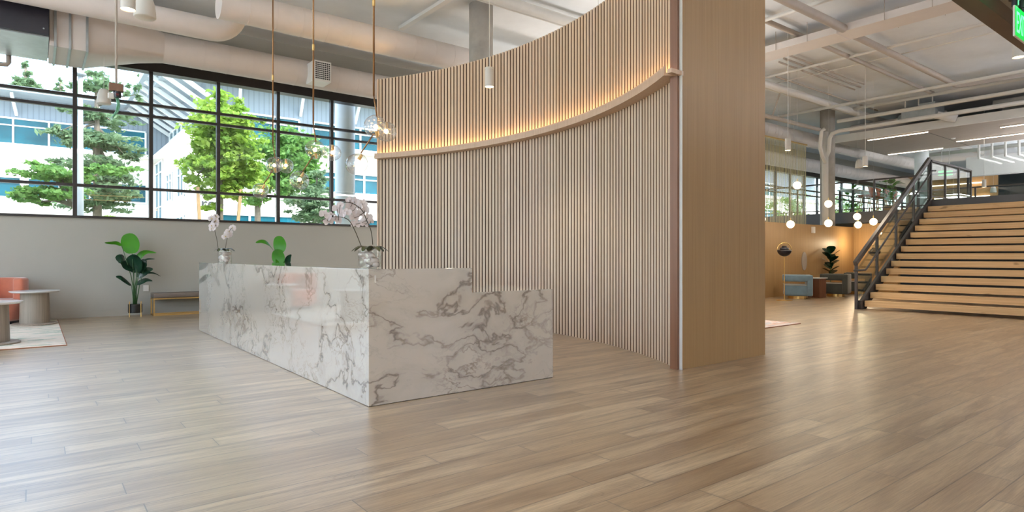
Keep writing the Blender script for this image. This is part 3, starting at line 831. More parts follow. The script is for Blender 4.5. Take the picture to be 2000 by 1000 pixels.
# ceiling light track and pipes, centre
tag(MB().box(6.20, 6.32, -6, 12.0, CEIL - 0.07, CEIL - 0.001).build('ceiling_strip', M['white_paint']), 'long white strip on the ceiling left of the concrete column', 'strip')
def pipe(pts, r, label, m='pipe', bands=None, name='ceiling_pipe', n=10):
    t_ = MB().tube(pts, r, n)
    a, b = Vector(pts[0]), Vector(pts[1]); L = (b - a).length
    o = t_.build(name, M[m], smooth=True)
    tag(o, label, 'pipe')
    for f_, mm in (bands or []):
        p = a.lerp(b, f_); d = (b - a).normalized() * 0.05
        MB().tube([p - d, p + d], r + 0.006, n).build('colour_band', M[mm], o)
    return o
def hangers(pts, z0):
    pass
pipe([(1.5, 9.08, 5.9), (34, 9.08, 5.9)], 0.10, 'thick white pipe along the ceiling behind the top of the slatted wall')
pipe([(1.5, 9.36, 5.93), (34, 9.36, 5.93)], 0.03, 'thin white pipe beside the thick one behind the slatted wall')
# right hand ceiling services
def pline(px1, py1, px2, py2, Z, axis):
    a = P(px1, py1, Z=Z); b = P(px2, py2, Z=Z)
    if axis == 'x': m_ = (a.y + b.y) / 2; a.y = b.y = m_
    else: m_ = (a.x + b.x) / 2; a.x = b.x = m_
    return a, b
rd = thing('rectangular_duct', 'shallow white rectangular duct crossing the ceiling right of the oak end panel', 'duct', (13.25, 4, 5.75))
a = P(1487, 105.6, Z=5.75).x
MB().box(a, a + 0.62, YB + 0.1, 12.0, 5.75, 5.895).build('duct_body', M['duct'], rd)
for y in (2.2, 5.9, 9.5):
    MB().box(a - 0.012, a + 0.632, y, y + 0.03, 5.738, 5.907).build('flange', M['duct'], rd)
for y in (1.5, 3.2, 4.2, 5.0, 6.5, 7.2):
    for x in (a - 0.02, a + 0.64):
        MB().tube([(x, y, 5.74), (x, y, CEIL)], 0.007, 6).build('hanger_rod', M['channel'], rd)
pipe([(5.5, 5.76, 5.8), (a - 0.02, 5.76, 5.8)], 0.085, 'round pipe with green bands meeting the shallow duct at the upper right', 'channel', [(0.52, 'green_band'), (0.60, 'green_band')], n=16)
p1, p2 = pline(1665, 69, 1868, 165, 5.97, 'x')
e = P(1985, 158, X=p2.x + 0.2)
pipe([(a + 0.7, p1.y, 5.97), (p2.x, p1.y, 5.97), (p2.x + 0.15, p1.y - 0.1, 5.97), (p2.x + 0.2, p1.y - 1.9, 5.97)], 0.075, 'thickest taupe pipe left of the exit sign, bending toward the right picture edge', 'channel', n=14)
p1, p2 = pline(1603, 87, 1822, 182, 6.02, 'x')
pipe([(9.0, p1.y, 6.02), (p2.x, p1.y, 6.02)], 0.055, 'taupe pipe under the shallow duct, second from the thickest', 'channel')
for i, (x1, y1, x2, y2) in enumerate(((1541, 108, 1688, 164), (1534, 113, 1678, 171), (1526, 120, 1665, 176))):
    p1, p2 = pline(x1, y1, x2, y2, 6.06, 'x')
    pipe([p1, p2], 0.024, ('slim conduit nearest the viewer of the parallel three on the right ceiling', 'middle slim conduit of the parallel three on the right ceiling', 'slim conduit farthest from the viewer of the parallel three on the right ceiling')[i], 'channel')
p1, p2 = pline(1522, 148, 1708, 217, 6.06, 'x')
pipe([p1, p2], 0.025, 'long slim conduit behind the parallel three, ending above the column', 'channel')
p1, p2 = pline(1487, 224, 1600, 253, 5.1, 'x')
pipe([(12, p1.y, 5.1), (p2.x, p1.y, 5.1)], 0.06, 'taupe pipe with a yellow band running toward the column top above the bead curtain', 'channel', [(0.42, 'yellow_band'), (0.47, 'yellow_band')])
tag(MB().bar(P(1507, 232, Y=9.36), P(1523, 182, Y=9.36), 0.03, 0.03).build('pipe_brace', M['channel']), 'slanted brace between ceiling and the banded pipe', 'brace')
p1, p2 = pline(1487, 154, 1712, 97, 6.0, 'y')
pipe([(p1.x, 12, 6.0), (p1.x, -4, 6.0)], 0.035, 'white pipe crossing under the conduits just behind the shallow duct', n=8)
pipe([(p1.x + 0.9, 12, 6.04), (p1.x + 0.9, -4, 6.04)], 0.014, 'thin white conduit crossing just behind the first cross pipe', n=8)
p1, p2 = pline(1487, 40, 1550, 22, 6.0, 'y')
pipe([(p1.x, 12, 6.0), (p1.x, -4, 6.0)], 0.045, 'white cross pipe in front of the shallow duct at the upper right', n=8)
p1, p2 = pline(1580, 216, 1760, 184, 5.8, 'y')
pipe([(p1.x, 12, 5.8), (p1.x, -4, 5.8)], 0.045, 'long white pipe passing above the galvanized unit', n=10)
p1, p2 = pline(1580, 248, 1760, 215, 5.35, 'y')
pipe([(p1.x, 8.9, 5.35), (p1.x, -4, 5.35)], 0.055, 'upper white pipe of the pair that bends down at the column', n=12)
xs_ = p1.x
pipe([(xs_ + 0.35, -4, 5.12), (xs_ + 0.35, 9.0, 5.12), (xs_ + 0.40, 9.25, 5.08), (xs_ + 0.45, 9.35, 4.95), (xs_ + 0.5, 9.4, 4.55), (xs_ + 0.7, 9.62, 4.3), (xs_ + 0.72, 9.64, 0.0 + 2.25)], 0.06, 'white drain pipe that turns down along the round column', n=12)
# downpipe at the column
cpx = P(1601, 300, Y=9.72)
pipe([(cpx.x, 9.55, 5.2), (cpx.x, 9.55, 2.2)], 0.095, 'thick white vertical pipe strapped beside the round column', n=18)
pipe([(cpx.x - 0.75, 9.2, 5.15), (cpx.x - 0.75, 9.3, 5.1), (cpx.x - 0.75, 9.35, 4.6), (cpx.x - 0.5, 9.4, 4.35), (cpx.x - 0.1, 9.5, 4.2)], 0.055, 'short white elbow pipe joining the thick vertical pipe from the left', n=12)
# large duct in front of the mezzanine and unit
duct('round_duct', 'pale round duct joining the galvanized unit above the mezzanine edge', [(22.9, 9.9, 5.62), (22.9, 7.05, 5.62)], 0.2, 24)
t = thing('ventilation_unit', 'galvanized ventilation box hanging above the mezzanine edge', 'ventilation unit', (22.0, 6.2, 5.45))
q1 = P(1765, 232, X=22.0); q2 = P(1832, 232, X=22.0)
MB().box(21.8, 22.5, q2.y, q1.y, 5.5, 5.88).build('housing', M['galv'], t, bevel=0.01)
MB().box(21.7, 22.5, q2.y - 0.02, q2.y + 0.42, 5.46, 5.92).build('intake_box', M['galv'], t, bevel=0.01)
MB().tube([(22.3, q1.y, 5.7), (22.5, q1.y + 0.2, 5.68)], 0.17, 20).build('outlet_collar', M['galv'], t)
for y in (q2.y + 0.1, (q1.y + q2.y) / 2, q1.y - 0.1):
    MB().tube([(21.85, y, 5.9), (21.85, y, CEIL)], 0.02, 8).build('hanger_rod', M['pipe'], t)
for i, (X, z, r_, lab) in enumerate(((23.2, 5.85, 0.10, 'thick white pipe above the board soffit, nearest the viewer'), (24.2, 5.8, 0.12, 'thickest white pipe above the board soffit, behind the nearest one'), (20.9, 5.95, 0.05, 'thin white pipe just in front of the dark gap above the soffit'))):
    pipe([(X, 5.9 if i < 2 else 9, z), (X, -5, z)], r_, lab, n=14)
pipe([P(1868, 232, X=22.1), P(1840, 228, X=22.0) + Vector((0, 0.2, 0.1)), P(1815, 205, X=21.9)], 0.12, 'fat white elbow duct beside the galvanized unit', n=14)
pipe([(p2.x, 3.9, 5.8), (p2.x + 0.3, 3.9, 5.75), (p2.x + 0.3, 3.9, 5.3), (p2.x + 0.3, 3.5, 5.25), (p2.x + 0.3, -3, 5.25)], 0.075, 'white pipe dropping by the right picture edge then running along the soffit', n=12)
# dark void behind soffit lip
struct('trim_void', MB().box(26.6, 26.7, YB, 10.2, 5.17, CEIL), M['white_paint'])

# linear lights in the soffit
lin = [((1690, 272), (1810, 256), 'linear ceiling light at the front edge of the soffit, left of the others'),
       ((1733, 301), (1843, 289), 'linear ceiling light on the far side of the soffit above the stair railing'),
       ((1868, 276), (2010, 258), 'long linear ceiling light on the far side of the soffit at right'),
       ((1953, 248), (2030, 238), 'linear ceiling light cut by the right picture edge')]
for (a1, b1), (a2, b2), lab in lin:
    p1, p2 = pline(a1, b1, a2, b2, 5.155, 'y')
    x = max(p1.x, 22.45)
    t = thing('linear_light', lab, 'ceiling light', (x, (p1.y + p2.y) / 2, 5.13), 0, 'linear lights in the soffit')
    MB().box(x - 0.04, x + 0.04, p2.y, p1.y, 5.14, 5.1695).build('housing', M['white_plastic'], t)
    MB().box(x - 0.032, x + 0.032, p2.y + 0.01, p1.y - 0.01, 5.128, 5.14).build('diffuser', M['linear'], t)
tag(MB().ball(P(1862, 270, Z=5.16), 0.07, 16, 8, sc=(1, 1, 0.5)).build('smoke_detector', M['white_plastic'], smooth=True), 'small white smoke detector on the board soffit', 'smoke detector')

# ------------------------------------------------------------------ added fill lights that brighten the hall from out of view (behind and beside the camera)
def fill_light_row(spots, lab, grp, down, up, col):
    f_ = None
    md_ = mat('diffuser_' + grp.split()[-1], srgb(*col), 0.5, emit=down, ecol=srgb(*col)); mu_ = mat('uplight_' + grp.split()[-1], srgb(*col), 0.5, emit=up, ecol=srgb(*col))
    for x, y, z in spots:
        if f_ is None:
            f_ = thing('added_fill_light', lab, 'ceiling light', (x, y, z), 0, grp)
            MB().box(-1.2, 1.2, -0.3, 0.3, 0, 0.08).build('housing', M['white_paint'], f_, local=True)
            MB().box(-1.16, 1.16, -0.27, 0.27, -0.012, -0.001).build('diffuser', md_, f_, local=True)
            MB().box(-1.16, 1.16, -0.27, 0.27, 0.081, 0.092).build('uplight', mu_, f_, local=True)
            MB().tube([(-1, 0, 0.09), (-1, 0, CEIL - z)], 0.004, 6).tube([(1, 0, 0.09), (1, 0, CEIL - z)], 0.004, 6).build('cord', M['wire'], f_, local=True)
        else:
            dup(f_, (x, y, z), group=grp)
fill_light_row([(x, y, 3.9) for x in (-3.0, 3.0) for y in (-3.6, -6.4)], 'added long up and down fill light behind the viewer', 'added fill lights behind', 3, 4, (255, 206, 150))
fill_light_row([(x, y, 3.9) for x in (9.0, 16.4, 20.5) for y in (-3.6, -6.4)], 'added long up and down fill light behind the viewer, toward the stairs', 'added fill lights stairward', 9, 75, (236, 242, 255))
fill_light_row([(-5.5, y, 4.0) for y in (0.5, 3.5, 6.5, 9.5, 12.2)], 'added long up and down fill light over the lounge left of the picture', 'added fill lights leftward', 16, 105, (236, 244, 255))
fill_light_row([(9.2, 8.0, 3.4), (11.6, 9.0, 3.4), (10.2, 11.6, 3.4), (13.4, 11.6, 3.4)], 'added up and down fill light hidden behind the slatted wall', 'added fill lights hidden', 22, 9, (250, 247, 242))
fill_light_row([(25.8, 3.0, 3.6), (30.5, 3.6, 3.6), (34.5, 4.2, 3.6), (30.5, -1.5, 3.6)], 'added up and down fill light over the mezzanine right of the picture', 'added fill lights mezzanine', 14, 80, (245, 248, 255))

# ------------------------------------------------------------------ exit sign
t = thing('exit_sign', 'glowing green EXIT sign hanging under the low ceiling at the right picture edge', 'exit sign', (5.30, 1.2, 2.66))
MB().box(5.12, 5.42, 1.188, 1.2, 2.655, 2.86).build('housing', M['white_plastic'], t, bevel=0.004)
MB().box(5.124, 5.416, 1.184, 1.1879, 2.662, 2.853).build('face', M['exit_green'], t)
MB().lathe([(0.02, 2.86), (0.02, 2.9), (0.035, 2.9), (0.035, 3.12)], (5.15, 1.194, 0), 16).build('mount', M['black'], t)
MB().lathe([(0.02, 2.86), (0.02, 2.9), (0.035, 2.9), (0.035, 3.12)], (5.38, 1.194, 0), 16).build('mount', M['black'], t)
def text(body, name, size, m, loc, rot, parent, extrude=0.001, sx=1.0):
    cu = bpy.data.curves.new(name, 'FONT'); cu.body = body; cu.size = size; cu.extrude = extrude; cu.align_x = 'LEFT'
    cu.materials.append(m)
    o = bpy.data.objects.new(name, cu); C.objects.link(o)
    me = bpy.data.meshes.new_from_object(o); bpy.data.objects.remove(o)
    if not me.materials: me.materials.append(m)
    o = bpy.data.objects.new(name, me); C.objects.link(o)
    o.rotation_euler = rot; o.scale = (sx, 1, 1)
    if parent is not None:
        o.parent = parent; o.location = Vector(loc) - parent.location
    else: o.location = loc
    return o
text('EXIT', 'lettering', 0.20, M['exit_letter'], (5.133, 1.1828, 2.685), (PI / 2, 0, 0), t, 0.001, 0.56)
d = bpy.data.lights.new('exit_glow', 'POINT'); d.energy = 1.6; d.color = (0.15, 1, 0.35); d.shadow_soft_size = 0.05
o = bpy.data.objects.new('exit_glow', d); C.objects.link(o); o.location = (5.2, 1.12, 2.9)

# ------------------------------------------------------------------ bead curtain
bc = MB(); rr = random.Random(3)
q1 = P(1478, 262, Y=10.6).x; q2 = P(1604, 290, Y=10.6).x
x = 16.0
while x < 21.0:
    bc.tube([(x, 10.6, 5.0), (x, 10.6, 0.8)], 0.0085, 4, False); x += 0.072 + rr.uniform(-0.01, 0.01)
t = thing('bead_curtain', 'gold string bead curtain hanging behind the wooden lounge wall', 'curtain', (18.5, 10.6, 0.8))
o = bc.build('strings', M['gold'], t); o['kind'] = 'stuff'
MB().box(15.9, 21.05, 10.57, 10.63, 5.0, 5.04).build('curtain_rail', M['brass'], t)
for x in (16.2, 17.2, 18.2, 19.2, 20.2):
    MB().tube([(x, 10.6, 5.04), (x, 10.6, CEIL)], 0.006, 6).build('hanger_wire', M['wire'], t)

# ------------------------------------------------------------------ staircase
st = thing('staircase', 'wide open staircase with pale timber treads and dark steel railing', 'staircase', (16.8, 4.1, 0))
YS0, YS1 = 2.0, 6.2
RISE, RUN, N = 0.1778, 0.29, 14
for i in range(N):
    x0 = 14.82 + RUN * i; z1 = 0.192 + RISE * i
    MB().box(x0, x0 + 0.30, YS0 + 0.06, YS1 - 0.06, z1 - 0.132, z1).build('tread', M['tread'], st, bevel=0.004)
SL = RISE / RUN
def stringer(y):
    mb = MB()
    xa, xb = 14.70, 18.98
    za = 0.0
    poly = [(14.70, 0.0), (14.98, 0.0), (18.98, 2.43), (18.98, 2.76), (14.78, 0.20), (14.70, 0.20)]
    mb.prism_y(poly, y - 0.03, y + 0.03); return mb
for y in (YS0, YS1):
    stringer(y).build('stringer', M['steel'], st)
    s_ = 1 if y > 4 else -1
    nos = lambda x: 0.20 + (x - 14.78) * (2.76 - 0.20) / (18.98 - 14.78)
    for k, x in enumerate((14.66, 15.75, 16.85, 17.95, 19.0)):
        zt = 1.06 + (x - 14.66) * (3.80 - 1.06) / (19.0 - 14.66) - 0.03
        zb = 0.0 if k == 0 else nos(x) - 0.05
        MB().box(x - 0.03, x + 0.03, y - 0.025 + 0.05 * s_, y + 0.025 + 0.05 * s_, zb, zt).build('post', M['steel'], st)
    yr = y + 0.05 * s_
    MB().bar((14.60, yr, 1.03), (19.04, yr, 3.81), 0.07, 0.10).build('top_rail', M['steel'], st)
    yh = y - 0.04 * s_
    MB().tube([(14.35, yh, 0.88), (14.9, yh, 0.88), (15.0, yh, 0.93), (18.95, yh, 3.48), (19.2, yh, 3.50)], 0.022, 10).build('handrail', M['steel'], st, smooth=True)
    gl = MB()
    xs = (14.70, 15.72, 16.82, 17.92, 18.96)
    for k in range(4):
        xa, xb = (14.66, 15.75, 16.85, 17.95, 19.0)[k] + 0.04, (14.66, 15.75, 16.85, 17.95, 19.0)[k + 1] - 0.04
        zt = lambda x: 1.06 + (x - 14.66) * (3.80 - 1.06) / (19.0 - 14.66) - 0.16
        MB().prism_y([(xa, nos(xa) + 0.03), (xb, nos(xb) + 0.03), (xb, zt(xb)), (xa, zt(xa))], yr - 0.005, yr + 0.005).build('glass_panel', M['rail_glass'], st)

def railing(name, label, p0, p1, posts, z=MZ, rot=None, h=1.07, low=True):
    p0, p1 = Vector(p0), Vector(p1); d = (p1 - p0)
    t_ = thing(name, label, 'railing', ((p0.x + p1.x) / 2, (p0.y + p1.y) / 2, z))
    MB().bar(p0 + Vector((0, 0, z + h)), p1 + Vector((0, 0, z + h)), 0.07, 0.05).build('top_rail', M['steel'], t_)
    if low: MB().bar(p0 + Vector((0, 0, z + 0.12)), p1 + Vector((0, 0, z + 0.12)), 0.03, 0.03).build('bottom_rail', M['steel'], t_)
    for k in range(posts + 1):
        p = p0 + d * (k / posts)
        MB().box(p.x - 0.025, p.x + 0.025, p.y - 0.025, p.y + 0.025, z, z + h - 0.02).build('post', M['steel'], t_)
        if k < posts:
            q = p0 + d * ((k + 1) / posts); dn = d.normalized() * 0.04
            MB().bar(p + dn + Vector((0, 0, z + h / 2 + 0.04)), q - dn + Vector((0, 0, z + h / 2 + 0.04)), 0.01, h - 0.22).build('glass_panel', M['rail_glass'], t_)
    return t_
railing('mezzanine_railing', 'dark steel and glass railing along the mezzanine edge behind the round column', (22.3, 14.2, 0), (22.3, 6.3, 0), 6)
railing('landing_railing', 'dark railing at the top of the stairs running back along the landing', (19.05, 6.22, 0), (22.25, 6.22, 0), 3)
railing('far_railing', 'railing across the far mezzanine beyond the stair landing', (27.7, 9.5, 0), (27.7, 0.0, 0), 5)

# ------------------------------------------------------------------ mezzanine contents
tb = thing('high_table', 'long white high table on the mezzanine with orange stools', 'table', (26.2, 10.2, MZ))
MB().box(24.4, 28.6, 10.5, 11.1, MZ + 1.0, MZ + 1.05).build('tabletop', M['table_top'], tb)
for x in (24.5, 28.5):
    for y in (10.55, 11.05):
        MB().box(x - 0.025, x + 0.025, y - 0.025, y + 0.025, MZ, MZ + 1.0).build('leg', M['steel'], tb)
sp = thing('bar_stool', '', 'stool', (0, 0, 0), 0, 'orange stools at the high table on the mezzanine')
sh = MB()
N1, N2 = 10, 10
vs = []
for j in range(N2 + 1):
    v_ = j / N2
    for i in range(N1 + 1):
        u_ = (i / N1 - 0.5) * 2
        if v_ < 0.5: x_ = -0.2 + v_ * 2 * 0.4; z_ = 0.74 + 0.05 * u_ * u_
        else: x_ = 0.2 + (v_ - 0.5) * 0.16 - 0.16 * u_ * u_ * (v_ - 0.5) * 2; z_ = 0.74 + (v_ - 0.5) * 2 * 0.30 + 0.05 * u_ * u_
        vs.append((x_, u_ * 0.23, z_))
sh.add(vs, [(j * (N1 + 1) + i, j * (N1 + 1) + i + 1, (j + 1) * (N1 + 1) + i + 1, (j + 1) * (N1 + 1) + i) for j in range(N2) for i in range(N1)])
sh.build('seat_shell', M['stool'], sp, smooth=True, local=True, solid=0.02)
for sx_, sy_ in ((1, 1), (1, -1), (-1, 1), (-1, -1)):
    MB().tube([(0.12 * sx_, 0.12 * sy_, 0.73), (0.2 * sx_, 0.2 * sy_, 0)], 0.014, 8).build('leg', M['stake'], sp, local=True)
for i, (px, lab) in enumerate(((1690, 'leftmost orange stool at the high table on the mezzanine'), (1705, 'second orange stool from the left, behind the railing post'),
                               (1722, 'third orange stool from the left at the high table'), (1738, 'rightmost orange stool at the high table, beside the leafy plant'))):
    q = P(px, 400, Y=10.2)
    t_ = sp if i == 0 else dup(sp, (q.x, q.y, MZ))
    t_.location = (q.x, q.y, MZ); t_['label'] = lab; t_.rotation_euler = (0, 0, -PI / 2 + 0.2)

def leafy(t_, n, z0, z1, rad, ll, m, seed, local=True):
    rr = random.Random(seed)
    st_ = MB()
    for i in range(n):
        a = rr.uniform(0, 2 * PI); z = z0 + (z1 - z0) * (i / max(1, n - 1)); e = rr.uniform(0.1, 0.7)
        r0 = rad * rr.uniform(0.3, 1.0)
        b = Vector((math.cos(a) * r0, math.sin(a) * r0, z))
        st_.tube([(0, 0, z0 * 0.6), (b.x * 0.4, b.y * 0.4, (z + z0 * 0.6) / 2), b], 0.006, 5)
        d = Vector((math.cos(a), math.sin(a), e))
        L = ll * rr.uniform(0.8, 1.2)
        MB().leaf([b, b + d * L * 0.5, b + d * L * 0.85 + Vector((0, 0, -L * 0.15))], L * 0.3, 0.2).build('leaf', m, t_, local=local, smooth=True)
    st_.build('stems', M['stem_green'], t_, local=local)
for px, h_, lab, s_ in ((1661, 1.35, 'tall leafy plant in a basket on the mezzanine, next to the column', 5), (1738, 1.2, 'leafy plant at the right end of the high table on the mezzanine', 9)):
    q = P(px, 400, Y=11.7 if px < 1700 else 9.2)
    t_ = thing('leafy_plant', lab, 'plant', (q.x, q.y, MZ))
    MB().lathe([(0.14, 0), (0.2, 0.1), (0.2, 0.28), (0.17, 0.3), (0, 0.29)], (0, 0, 0), 24).build('pot', M['stake'], t_, local=True, smooth=True)
    leafy(t_, 26, 0.5, h_, 0.28, 0.34, M['leaf_bright'] , s_)
# far wall accents
struct('wall_far_wood', MB().box(38.0, 38.1, 9.5, 13.6, MZ, 5.6), M['lounge_wood'])
for i, (x_, y0_, y1_, z_) in enumerate(((37.9, 10.0, 13.0, 4.9), (37.9, 9.8, 12.2, 4.2))):
    tag(MB().box(x_ - 0.04, x_, y0_, y1_, z_, z_ + 0.05).build('wall_light_bar', M['linear']), ('upper', 'lower')[i] + ' glowing light bar on the far wooden wall seen through the landing railing', 'light')
for i, dx in enumerate((0, 0.7)):
    q = P(1839 + i * 15, 338, X=30)
    t = thing('exit_sign', ('left', 'right')[i] + ' of two tiny glowing green signs over the far mezzanine', 'exit sign', q)
    MB().box(q.x, q.x + 0.03, q.y - 0.11, q.y + 0.11, q.z - 0.09, q.z + 0.09).build('face', M['exit_letter'], t)
    MB().box(q.x + 0.005, q.x + 0.02, q.y - 0.01, q.y + 0.01, q.z + 0.0901, CEIL).build('rod', M['wire'], t)
# far trusses and hanging pipes
q = P(1912, 300, X=29)
for i in range(5):
    yy = q.y - i * 0.4
    pipe([(29 + 0.05 * i, yy, CEIL), (29 + 0.05 * i, yy, 5.0), (31, yy - 0.2, 4.95)], 0.045, ('leftmost', 'second from left', 'middle', 'second from right', 'rightmost')[i] + ' of five white pipes dropping in a row from the far ceiling', n=10)
for i in range(3):
    pipe([(28.0 + i * 1.6, 10.7, 5.85 - 0.1 * i), (28.0 + i * 1.6, -6, 5.85 - 0.1 * i)], 0.08, ('nearest', 'middle', 'farthest')[i] + ' white pipe crossing the ceiling beyond the soffit', n=10)
pipe([(31, 4.6, 5.2), (31.0, 1, 5.2)], 0.14, 'fat white looped duct at the right edge beyond the soffit', n=14)
for i in range(4):
    y_ = 7.4 - i * 1.6
    tag(MB().bar((38, y_, MZ), (38, y_ - 0.9, 4.8), 0.16, 0.16).build('slanted_strut', M['steel']), ('leftmost', 'second from left', 'third from left', 'rightmost')[i] + ' of the dark slanted struts beyond the far railing', 'strut')

# ------------------------------------------------------------------ lounge furniture
def armchair(loc, rz, label, m, grp):
    """C shaped chair, opening toward local -x"""
    t_ = thing('armchair', label, 'armchair', loc, rz, grp)
    MB().box(-0.40, 0.34, -0.38, 0.38, 0.09, 0.41).build('seat', M[m], t_, local=True, bevel=0.05, seg=4)
    # wrap: back and upper arms
    poly = [(-0.42, -0.41), (0.42, -0.41), (0.42, 0.41), (-0.42, 0.41), (-0.42, 0.27), (0.26, 0.27), (0.26, -0.27), (-0.42, -0.27)]
    MB().prism(poly, 0.50, 0.69).build('arm_band', M[m], t_, local=True, bevel=0.035, seg=4)
    MB().box(0.25, 0.42, -0.41, 0.41, 0.09, 0.60).build('backrest', M[m], t_, local=True, bevel=0.04, seg=4)
    MB().tube([(-0.40, -0.37, 0.405), (0.25, -0.37, 0.405)], 0.012, 6).tube([(-0.40, 0.37, 0.405), (0.25, 0.37, 0.405)], 0.012, 6).tube([(-0.40, -0.37, 0.405), (-0.40, 0.37, 0.405)], 0.012, 6).build('piping', M['piping'], t_, local=True)
    MB().lathe([(0.27, 0), (0.27, 0.09)], (0, 0, 0), 30).build('plinth', M['brass'], t_, local=True)
    t_.scale = (0.88, 0.88, 0.97)
    return t_
lounge = 'velvet armchairs in the lounge'
armchair((17.05, 8.85, 0), -1.02, 'slate blue velvet armchair behind the brass floor lamp', 'blue_velvet', lounge)
armchair((18.85, 8.62, 0), -1.30, 'dark green grey armchair with pale piping beside the walnut side table', 'green_velvet', lounge)
armchair((20.75, 8.8, 0), -1.25, 'dark armchair farthest back, partly behind the stair newel post', 'green_velvet', lounge)
q = Vector((17.92, 8.72, 0))
t = thing('side_table', 'walnut block side table with pale top between two lounge armchairs', 'side table', (q.x, q.y, 0))
MB().box(-0.2, 0.2, -0.17, 0.17, 0, 0.55).build('base', M['walnut'], t, local=True, bevel=0.005)
MB().box(-0.23, 0.23, -0.2, 0.2, 0.55, 0.575).build('tabletop', M['table_top'], t, local=True, bevel=0.004)

def moon_lamp(loc, label, shade_m):
    t_ = thing('floor_lamp', label, 'floor lamp', loc)
    MB().lathe([(0.2, 0), (0.2, 0.02), (0.02, 0.025), (0, 0.03)], (0, 0, 0), 36).build('base', M['brass'], t_, local=True)
    MB().tube([(0, 0, 0.02), (0, 0, 1.2)], 0.011, 10).build('pole', M['brass'], t_, local=True)
    b_ = [(0.0, 1.19)] + [(0.18 * math.sin(k / 10 * PI / 2), 1.36 - 0.17 * math.cos(k / 10 * PI / 2)) for k in range(1, 11)]
    MB().lathe(b_, (0, 0, 0), 32).build('lower_shade', shade_m, t_, local=True, smooth=True, solid=0.004)
    MB().lathe([(0.10, 1.365), (0.12, 1.37), (0.11, 1.42), (0.07, 1.43), (0.06, 1.47), (0, 1.475)], (0, 0, 0), 28).build('upper_shade', shade_m, t_, local=True, smooth=True)
    L = Vector((RX, RY, 0))
    MB().tube([L * 0.195 * math.cos(k / 16 * PI) + Vector((0, 0, 1.36 + 0.195 * math.sin(k / 16 * PI))) for k in range(17)], 0.012, 8).build('arch', M['brass'], t_, local=True, smooth=True)
    return t_
q = P(1532, 587, Z=0)
moon_lamp(q, 'brass floor lamp with black bowl shade and arched ring in the lounge', M['black'])
moon_lamp((21.85, 8.75, 0), 'floor lamp with dark shade seen through the stair railing glass', M['black'])
d = bpy.data.lights.new('lamp_light', 'POINT'); d.energy = 26; d.color = (1, 0.78, 0.5); d.shadow_soft_size = 0.06
o = bpy.data.objects.new('lamp_light', d); C.objects.link(o); o.location = (21.5, 9.1, 1.62)

q = P(1570, 510, Y=9.6)
tag(MB().lathe([(0.0, 0), (0.285, 0.0), (0.285, 0.02), (0, 0.02)], (0, 0, 0), 40).build('wall_disc', M['channel']), 'grey oval disc mounted on the wooden lounge wall', 'wall disc')
wd = bpy.data.objects['wall_disc']; wd.rotation_euler = (PI / 2, 0, 0); wd.location = (q.x, 9.597, q.z); wd.scale = (0.55, 1, 1)
q = P(1586, 443, Y=9.6)
tag(MB().box(q.x - 0.06, q.x + 0.06, 9.52, 9.599, 1.92, 2.12).build('wall_box', M['white_plastic'], bevel=0.01), 'small white box near the top of the wooden lounge wall', 'box')

# ficus
q = Vector((20.0, 9.3, 0))
t = thing('fiddle_leaf_plant', 'dark broad leaved plant behind the lounge armchairs', 'plant', q)
MB().lathe([(0.13, 0), (0.17, 0.3), (0.16, 0.3), (0, 0.29)], (0, 0, 0), 24).build('pot', M['black_pot'], t, local=True)
MB().tube([(0, 0, 0.28), (0.01, 0.01, 0.8), (0, 0, 1.3)], 0.012, 6).build('stem', M['stem_green'], t, local=True)
rr = random.Random(11)
for i in range(13):
    a = i * 2.4; z = 0.62 + i * 0.055
    d_ = Vector((math.cos(a), math.sin(a), 0.5 + 0.03 * i))
    MB().leaf([(0, 0, z), Vector((0, 0, z)) + d_ * 0.16, Vector((0, 0, z)) + d_ * 0.27], 0.13, 0.15, shape=lambda t_: math.sin(PI * t_ ** 1.3 * 0.97 + 0.05) ** 0.6).build('leaf', M['leaf_dark'], t, local=True, smooth=True)

# rugs
def rug(x0, x1, y0, y1, m, label):
    t_ = thing('rug', label, 'rug', ((x0 + x1) / 2, (y0 + y1) / 2, 0))
    MB().box(x0 + 0.012, x1 - 0.012, y0 + 0.012, y1 - 0.012, 0.001, 0.014).build('pile', m, t_)
    MB().box(x0, x1, y0, y0 + 0.0119, 0.001, 0.012).box(x0, x1, y1 - 0.0119, y1, 0.001, 0.012).box(x1 - 0.0119, x1, y0 + 0.012, y1 - 0.012, 0.001, 0.012).box(x0, x0 + 0.0119, y0 + 0.012, y1 - 0.012, 0.001, 0.012).build('border', M['rug_edge'], t_)
rug(-3.6, 0.35, 10.18, 14.3, M['rug'], 'beige rug with blurred green streaks under the round tables at left')
rug(8.0, 10.72, 5.5, 8.6, M['rug2'], 'cream and rust rug corner peeking out behind the oak end panel')

# terracotta tub chair
t = thing('tub_chair', 'terracotta velvet tub chair behind the round table at the left edge', 'armchair', (-0.52, 14.12, 0.014))
def ringpoly(r0, r1, a0, a1, n=24):
    return [(r1 * math.cos(a0 + (a1 - a0) * i / n), r1 * math.sin(a0 + (a1 - a0) * i / n)) for i in range(n + 1)] + \
           [(r0 * math.cos(a1 - (a1 - a0) * i / n), r0 * math.sin(a1 - (a1 - a0) * i / n)) for i in range(n + 1)]
MB().prism(ringpoly(0.27, 0.44, math.radians(-40), math.radians(205)), 0.10, 0.80).build('backrest', M['orange'], t, local=True, bevel=0.075, seg=6)
MB().lathe([(0.30, 0.05), (0.40, 0.10), (0.42, 0.25), (0.40, 0.38), (0.34, 0.43), (0, 0.44)], (0, -0.08, 0), 40, 1.0, 1.0).build('seat', M['orange'], t, local=True, smooth=True)
MB().lathe([(0.33, 0), (0.33, 0.05)], (0, -0.04, 0), 32).build('plinth', M['black'], t, local=True)
